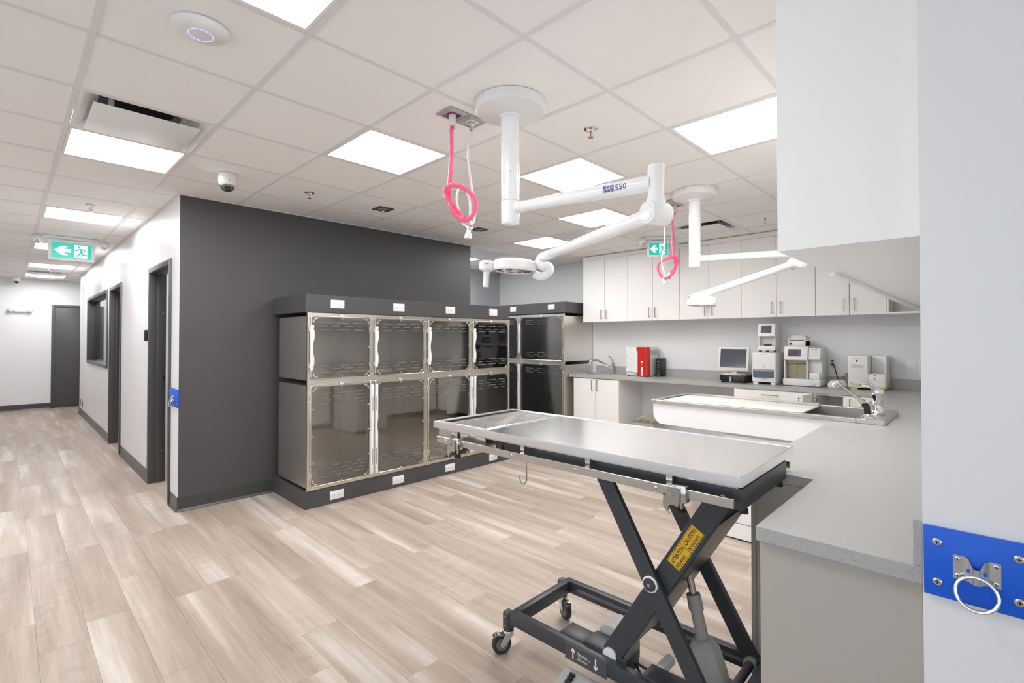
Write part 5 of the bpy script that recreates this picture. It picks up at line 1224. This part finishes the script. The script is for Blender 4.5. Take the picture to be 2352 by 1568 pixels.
# desktop computer and monitor
t = dev('desktop_computer', 'flat black desktop computer lying under the beige monitor', 'computer', 6.15, 2.2); zp = 1.022
b = B(6.0, 6.30, 2.055, 2.345, CT+.004, zp).build('case', 'black_plastic', t, bevel=.003); feet(t, 6.03, 6.27, 2.08, 2.32, h=.004)
B(5.9985, 6.0, 2.205, 2.228, CT+.01, zp-.018).build('front_badge', 'gas_frame', t)
for k in range(3): B(5.9985, 6.0, 2.165-.022*k, 2.175-.022*k, CT+.052, CT+.058).build('port', 'gas_frame', t)
for k in range(2): B(5.9985, 6.0, 2.160-.025*k, 2.174-.025*k, CT+.030, CT+.036).build('port', 'gas_frame', t)
B(5.9982, 6.0, 2.325, 2.342, CT+.008, CT+.022).build('sticker', 'print_cyan', t)
t = dev('monitor', 'beige flat square-ish monitor standing on the black computer', 'monitor', 6.15, 2.2, zp)
c = [at(1651.5, 796.5, x=6.11), at(1722.5, 797.5, x=6.11), at(1717, 851.5, x=6.06), at(1646.5, 848.5, x=6.06)]
ex = (c[1]-c[0]).normalized(); W_ = ((c[1]-c[0]).length+(c[2]-c[3]).length)/2; zt, zb = (c[0].z+c[1].z)/2, (c[2].z+c[3].z)/2; yc = sum(q.y for q in c)/4; lean = .05
def mq(y, z, off): f = (z-zb)/(zt-zb); return (6.06+lean*f+off, yc+y, z)
def mslab(m, y0, y1, z0, z1, o0, o1): m.add([mq(y0, z0, o0), mq(y1, z0, o0), mq(y1, z1, o0), mq(y0, z1, o0), mq(y0, z0, o1), mq(y1, z0, o1), mq(y1, z1, o1), mq(y0, z1, o1)], [(0,1,2,3), (7,6,5,4), (0,4,5,1), (1,5,6,2), (2,6,7,3), (3,7,4,0)]); return m
h = W_/2; mslab(MB(), -h, h, zb, zt, 0, .035).build('bezel', 'plastic_warm', t, bevel=.004)
mslab(MB(), -h+.028, h-.028, zb+.032, zt-.022, -.001, .001).build('screen', 'screen', t)
mslab(MB(), -.10, .10, zb+.03, zt-.05, .035, .075).build('back_shell', 'plastic_warm', t, bevel=.01)
B(6.10, 6.13, yc-.035, yc+.035, zp+.012, zb+.06).build('stem', 'plastic_warm', t, bevel=.006)
MB().prism([(6.13+.105*math.cos(i*math.pi/12), yc+.135*math.sin(i*math.pi/12)) for i in range(24)], 'z', zp+.001, zp+.013).build('base', 'plastic_warm', t, bevel=.004)
# tall analyser with blue drawer and its companion
t = dev('chemistry_analyser', 'tall white analyser with a blue tinted drawer window', 'analyser', 6.15, 1.85); za = 1.300; y0, y1 = 1.720, 1.975
for a, b_ in ((y0+.01, y0+.06), (y1-.06, y1-.01)): B(6.01, 6.31, a, b_, CT+.0005, CT+.026).build('foot', 'plastic_white', t, bevel=.003)
b = B(6.00, 6.33, y0, y1, CT+.024, za).build('body', 'plastic_white', t, bevel=.016, seg=3)
P = rrect(y0+.022, y1-.012, CT+.075, CT+.172, .012)
MB().prism(P, 'x', 5.9985, 6.002).build('drawer_window', 'screen_blue', t); B(5.9975, 5.9987, y0+.03, y1-.02, CT+.15, CT+.168).build('window_band', 'print_grey', t)
MB().prism([(y0+.08, CT+.078), (y1-.085, CT+.078), (y1-.10, CT+.064), (y0+.095, CT+.064)], 'x', 5.990, 6.001).build('finger_pull', 'gas_frame', t)
MB().cyl((5.9985, 1.848, CT+.128), (5.997, 1.848, CT+.128), .004, n=10).build('lock', 'black_plastic', t)
B(5.9978, 6.0, 1.84, 1.858, CT+.192, CT+.208).build('badge', 'print_grey', t, bevel=.001)
marks(b, 5.9997, 0, 0, [(1.842, 1.856, CT+.222)], h=.005); marks(b, 5.9997, 0, 0, [(1.835, 1.865, CT+.243)], h=.005); marks(b, 5.9997, 0, 0, [(1.82, 1.875, za-.022)], h=.003)
t = dev('display_analyser', 'white analyser with a tilted screen standing on the tall analyser', 'analyser', 6.14, 1.83, za)
for y in (1.75, 1.83, 1.905): B(6.06, 6.09, y-.011, y+.011, za+.0005, za+.022).build('foot', 'black_plastic', t)
zs = [za+.022, zat(794, 6.03, 1.83), zat(772, 6.03, 1.83), zat(743, 6.08, 1.83)]; q0, q1 = 1.742, 1.925
B(6.035, 6.26, q0, q1, zs[0], zs[1]).build('base', 'plastic_white', t, bevel=.004)
B(6.13, 6.26, q0+.004, q1-.012, zs[1]+.0005, zs[2]-.0005).build('rear_column', 'plastic_warm', t, bevel=.004)
for y in (q0+.002, q1-.014): B(6.07, 6.26, y, y+.012, zs[1]+.0003, zs[2]-.0003).build('side_cheek', 'plastic_white', t)
B(6.05, 6.12, 1.80, 1.86, zs[1]+.0005, zs[1]+.02).build('sample_port', 'black_plastic', t, bevel=.003)
pf = [(6.03, zs[2]), (6.035, zs[2]+.01), (6.075, zs[3]-.004), (6.085, zs[3]), (6.26, zs[3]-.01), (6.26, zs[2])]
MB().prism(pf, 'y', q0, q1).build('head', 'plastic_white', t, bevel=.006)
def tilt_quad(y0_, y1_, f0, f1, off):
    a = Vector((6.035, 0, zs[2]+.01)); c_ = Vector((6.075, 0, zs[3]-.004)); d_ = c_-a; n_ = Vector((-d_.z, 0, d_.x)).normalized(); m = MB(); V = []
    for o in (off, -.001):
        for y, f in ((y0_, f0), (y1_, f0), (y1_, f1), (y0_, f1)): p = a+d_*f+n_*o; V.append((p.x, y, p.z))
    return m.add(V, [(0,1,2,3), (7,6,5,4), (0,4,5,1), (1,5,6,2), (2,6,7,3), (3,7,4,0)])
tilt_quad(q0+.038, q1-.032, .22, .82, .0012).build('screen', 'screen', t)
# wide analyser with screen and khaki doors
t = dev('haematology_analyser', 'wide white analyser with a small screen above khaki doors', 'analyser', 6.22, 1.485); zw = zat(795, 6.10, 1.56); zr = zat(799, 6.10, 1.36)
Y0, YM, Y1 = 1.305, 1.425, 1.665
feet(t, 6.09, 6.37, 1.33, 1.64, h=.006)
b = B(6.05, 6.40, Y0, Y1, CT+.006, CT+.078).build('base_tray', 'plastic_white', t, bevel=.006)
B(6.16, 6.395, Y0+.004, Y1-.004, CT+.079, zw-.14).build('lower_body', 'plastic_white', t, bevel=.004)
zb_ = zw-.155
pf = [(6.06, zb_+.01), (6.07, zb_), (6.395, zb_), (6.395, zw), (6.11, zw), (6.10, zw-.005)]
MB().prism(pf, 'y', YM+.001, Y1-.003).build('head', 'plastic_white', t, bevel=.007)
zr_ = zr-.13
MB().prism([(6.085, zr_+.008), (6.095, zr_), (6.395, zr_), (6.395, zr), (6.125, zr), (6.115, zr-.004)], 'y', Y0+.004, YM-.001).build('side_head', 'plastic_white', t, bevel=.007)
for y in (YM+.002, Y1-.018): B(6.075, 6.16, y, y+.014, CT+.079, zb_-.0005).build('side_cheek', 'plastic_white', t, bevel=.003)
for y in ((YM+.018, (YM+Y1)/2-.001), ((YM+Y1)/2+.001, Y1-.020)): B(6.150, 6.1595, y[0], y[1], CT+.079, zb_-.035).build('door', 'khaki', t, bevel=.0015)
B(6.12, 6.1595, YM+.018, Y1-.020, zb_-.033, zb_-.0005).build('door_hood', 'khaki', t)
B(6.10, 6.16, Y0+.016, YM-.004, CT+.079, CT+.150).build('side_tray', 'plastic_white', t, bevel=.004)
a = Vector((6.06, 0, zb_+.01)); c_ = Vector((6.10, 0, zw-.005)); d_ = c_-a; n_ = Vector((-d_.z, 0, d_.x)).normalized()
def tq(y0_, y1_, f0, f1, off, a=a, d_=d_):
    V = []
    for o in (off, -.001):
        for y, f in ((y0_, f0), (y1_, f0), (y1_, f1), (y0_, f1)): p = a+d_*f+n_*o; V.append((p.x, y, p.z))
    return MB().add(V, [(0,1,2,3), (7,6,5,4), (0,4,5,1), (1,5,6,2), (2,6,7,3), (3,7,4,0)])
tq(YM+.058, Y1-.038, .18, .86, .0006).build('screen_frame', 'plastic_warm', t); sc_ = tq(YM+.068, Y1-.048, .24, .80, .0012).build('screen', 'screen', t)
tq(YM+.078, YM+.092, .24, .80, .0016).build('screen_bar', 'gas_purple', sc_)
a2_ = Vector((6.085, 0, zr_+.008)); d2_ = Vector((6.115, 0, zr-.004))-a2_
nt = tq(Y0+.022, YM-.016, .12, .94, .0010, a2_, d2_).build('notice', 'paper', t)
tq(Y0+.026, YM-.02, .88, .93, .0014, a2_, d2_).build('notice_band', 'print_cyan', nt)
m = MB()
for f, q in ((.70, .5), (.64, .8), (.58, .5), (.48, .7), (.40, .6)): s = tq(Y0+.03, Y0+.03+.05*q, f, f+.012, .0013, a2_, d2_); m.add(s.v, s.f)
m.build('notice_text', 'print_grey', nt, smooth=False, kind='stuff')
marks(b, 6.0497, 0, 0, [(1.345, 1.385, CT+.022)], 'print_grey', .007)
# printer on top of it
t = dev('label_printer', 'small ivory printer with a ribbed lid on the wide analyser', 'printer', 6.2, 1.54, zw); zq = zat(770, 6.15, 1.5)
py0, py1 = 1.455, 1.628; hq = zq-zw
B(6.12, 6.30, py0, py1, zw+.001, zw+hq*.52).build('body', 'plastic_warm', t, bevel=.005)
pf = [(6.13, zw+hq*.56), (6.16, zw+hq*.94), (6.18, zq), (6.29, zq-.004), (6.30, zw+hq*.53), (6.13, zw+hq*.53)]
MB().prism(pf, 'y', py0+.016, py1-.016).build('lid', 'plastic_warm', t, bevel=.005)
for y in (py0, py1-.014): MB().prism([(6.115, zw+.002), (6.115, zw+hq*.6), (6.15, zw+hq*.85), (6.29, zw+hq*.85), (6.295, zw+.002)], 'y', y, y+.014).build('end_cap', 'plastic_warm', t, bevel=.004)
for k in range(6):
    y = py0+.03+k*.022; MB().bar((6.135, y, zw+hq*.62), (6.162, y, zw+hq*.97), .008, .003).build('lid_rib', 'plastic_white', t)
B(6.117, 6.121, py0+.018, py1-.018, zw+hq*.53, zw+hq*.58).build('paper_slot', 'black_plastic', t)
f_ = B(6.114, 6.1205, py0+.016, py1-.016, zw+.012, zw+hq*.45).build('front_panel', 'plastic_white', t, bevel=.002); B(6.1128, 6.114, py1-.042, py1-.018, zw+.016, zw+hq*.30).build('switch', 'black_plastic', t)
marks(f_, 6.1138, 0, 0, [(py0+.026, py0+.05, zw+.024)], 'print_grey', .004)
# round-backed device with a rest on top
t = dev('sample_reader', 'small rounded ivory reader with a slanted face next to the wide analyser', 'reader', 6.13, 1.17); rc_ = Vector((6.13, 1.165, CT))
m = MB(); secs = [(.0, .92, 0), (.022, 1.0, 0), (.045, .96, .004), (.068, .80, .020), (.080, .58, .032), (.083, .30, .04)]; n = 28; vs = []
for h_, f, sh_ in secs:
    for i in range(n): a_ = 2*math.pi*i/n; vs.append((rc_.x+sh_+.105*f*math.cos(a_), rc_.y+.088*f*math.sin(a_), CT+.001+h_))
m.add(vs, [tuple(range(n-1, -1, -1)), tuple(range((len(secs)-1)*n, len(secs)*n))]+[(k*n+i, k*n+(i+1) % n, (k+1)*n+(i+1) % n, (k+1)*n+i) for k in range(len(secs)-1) for i in range(n)])
m.build('body', 'plastic_warm', t)
MB().bar((6.055, 1.19, CT+.062), (6.05, 1.15, CT+.060), .03, .006).build('display', 'black_plastic', t)
MB().bar((6.11, 1.20, CT+.0845), (6.11, 1.13, CT+.0845), .02, .003).build('yellow_line', 'yellow', t)
MB().tube(spline([(6.20, 1.17, CT+.07), (6.30, 1.19, CT+.08), (6.36, 1.22, CT+.15), (6.39, 1.25, CT+.24), (6.40, 1.262, CT+.25)], 6), .005, 8).build('cord', 'cable', t)
MB().tube(spline([(6.22, 1.14, CT+.06), (6.30, 1.11, CT+.12), (6.36, 1.12, CT+.15), (6.37, 1.16, CT+.10), (6.30, 1.17, CT+.09)], 6), .003, 8).build('cord', 'cable', t)
for z in (1.17, 1.21): B(6.39, 6.4115, 1.25, 1.274, z-.010, z+.010).build('plug', 'cable', t, bevel=.003)
# white analyser on a yellow base line
t = dev('urine_analyser', 'white stepped analyser with a yellow base line in the worktop corner', 'analyser', 6.24, .9); zy = zat(817, 6.09, .9); y0, ym, y1 = .745, .893, 1.062
for a, b_ in ((y0+.02, y0+.09), (y1-.08, y1-.02)): B(6.10, 6.38, a, b_, CT+.0005, CT+.020).build('foot', 'plastic_warm', t, bevel=.003)
B(6.09, 6.40, y0+.001, y1-.001, CT+.017, CT+.026).build('base_line', 'yellow', t, bevel=.002)
b = B(6.085, 6.398, ym, y1, CT+.0265, zy).build('main_body', 'plastic_white', t, bevel=.006)
zh = CT+.165; st = B(6.080, 6.398, y0, ym-.0008, CT+.0265, zh).build('step_body', 'plastic_white', t, bevel=.014, seg=3)
B(6.30, 6.398, y0+.004, ym-.001, zh+.0005, zy-.002).build('rear_panel', 'plastic_white', t, bevel=.004); B(6.15, 6.2995, y0+.004, y0+.020, zh+.0005, zy-.004).build('side_cheek', 'plastic_white', t, bevel=.003)
MB().cyl((6.085, .985, zy-.055), (6.0835, .985, zy-.055), .010, n=16).build('lens', 'black_plastic', t)
B(6.0785, 6.0805, .822, .848, zh-.060, zh-.034).build('button', 'yellow', t, bevel=.001); B(6.0785, 6.0805, .826, .846, zh-.018, zh-.013).build('slot', 'black_plastic', t)
MB().prism(rrect(.915, 1.045, zy-.135, zy-.085, .012), 'x', 6.0838, 6.085).build('sticker', 'paper', b)
marks(b, 6.0836, 0, 0, [(.945, 1.02, zy-.094), (.925, 1.035, zy-.103), (.93, 1.03, zy-.112), (.935, 1.025, zy-.121)], h=.0035); marks(b, 6.0847, 0, 0, [(.955, 1.02, zy-.028)], h=.004); marks(b, 6.0847, 0, 0, [(.965, 1.005, CT+.052)], h=.006)
B(6.0797, 6.0803, y0+.02, ym-.004, CT+.095, CT+.097).build('seam', 'print_grey', t)
# loose leads behind the monitor
t = thing('cable_bundle', 'dark tangle of cables between the monitor and the tall analyser', 'cables', (6.33, 2.02, CT))
for k in range(4):
    MB().tube(spline([(6.36, 2.03+.006*k, CT+.006), (6.33+.01*k, 2.035, CT+.10), (6.31, 2.02+.008*k, CT+.17), (6.35, 2.005, CT+.22-.02*k), (6.40, 2.02, CT+.13)], 6), .004, 7).build('cable', 'cable', t)
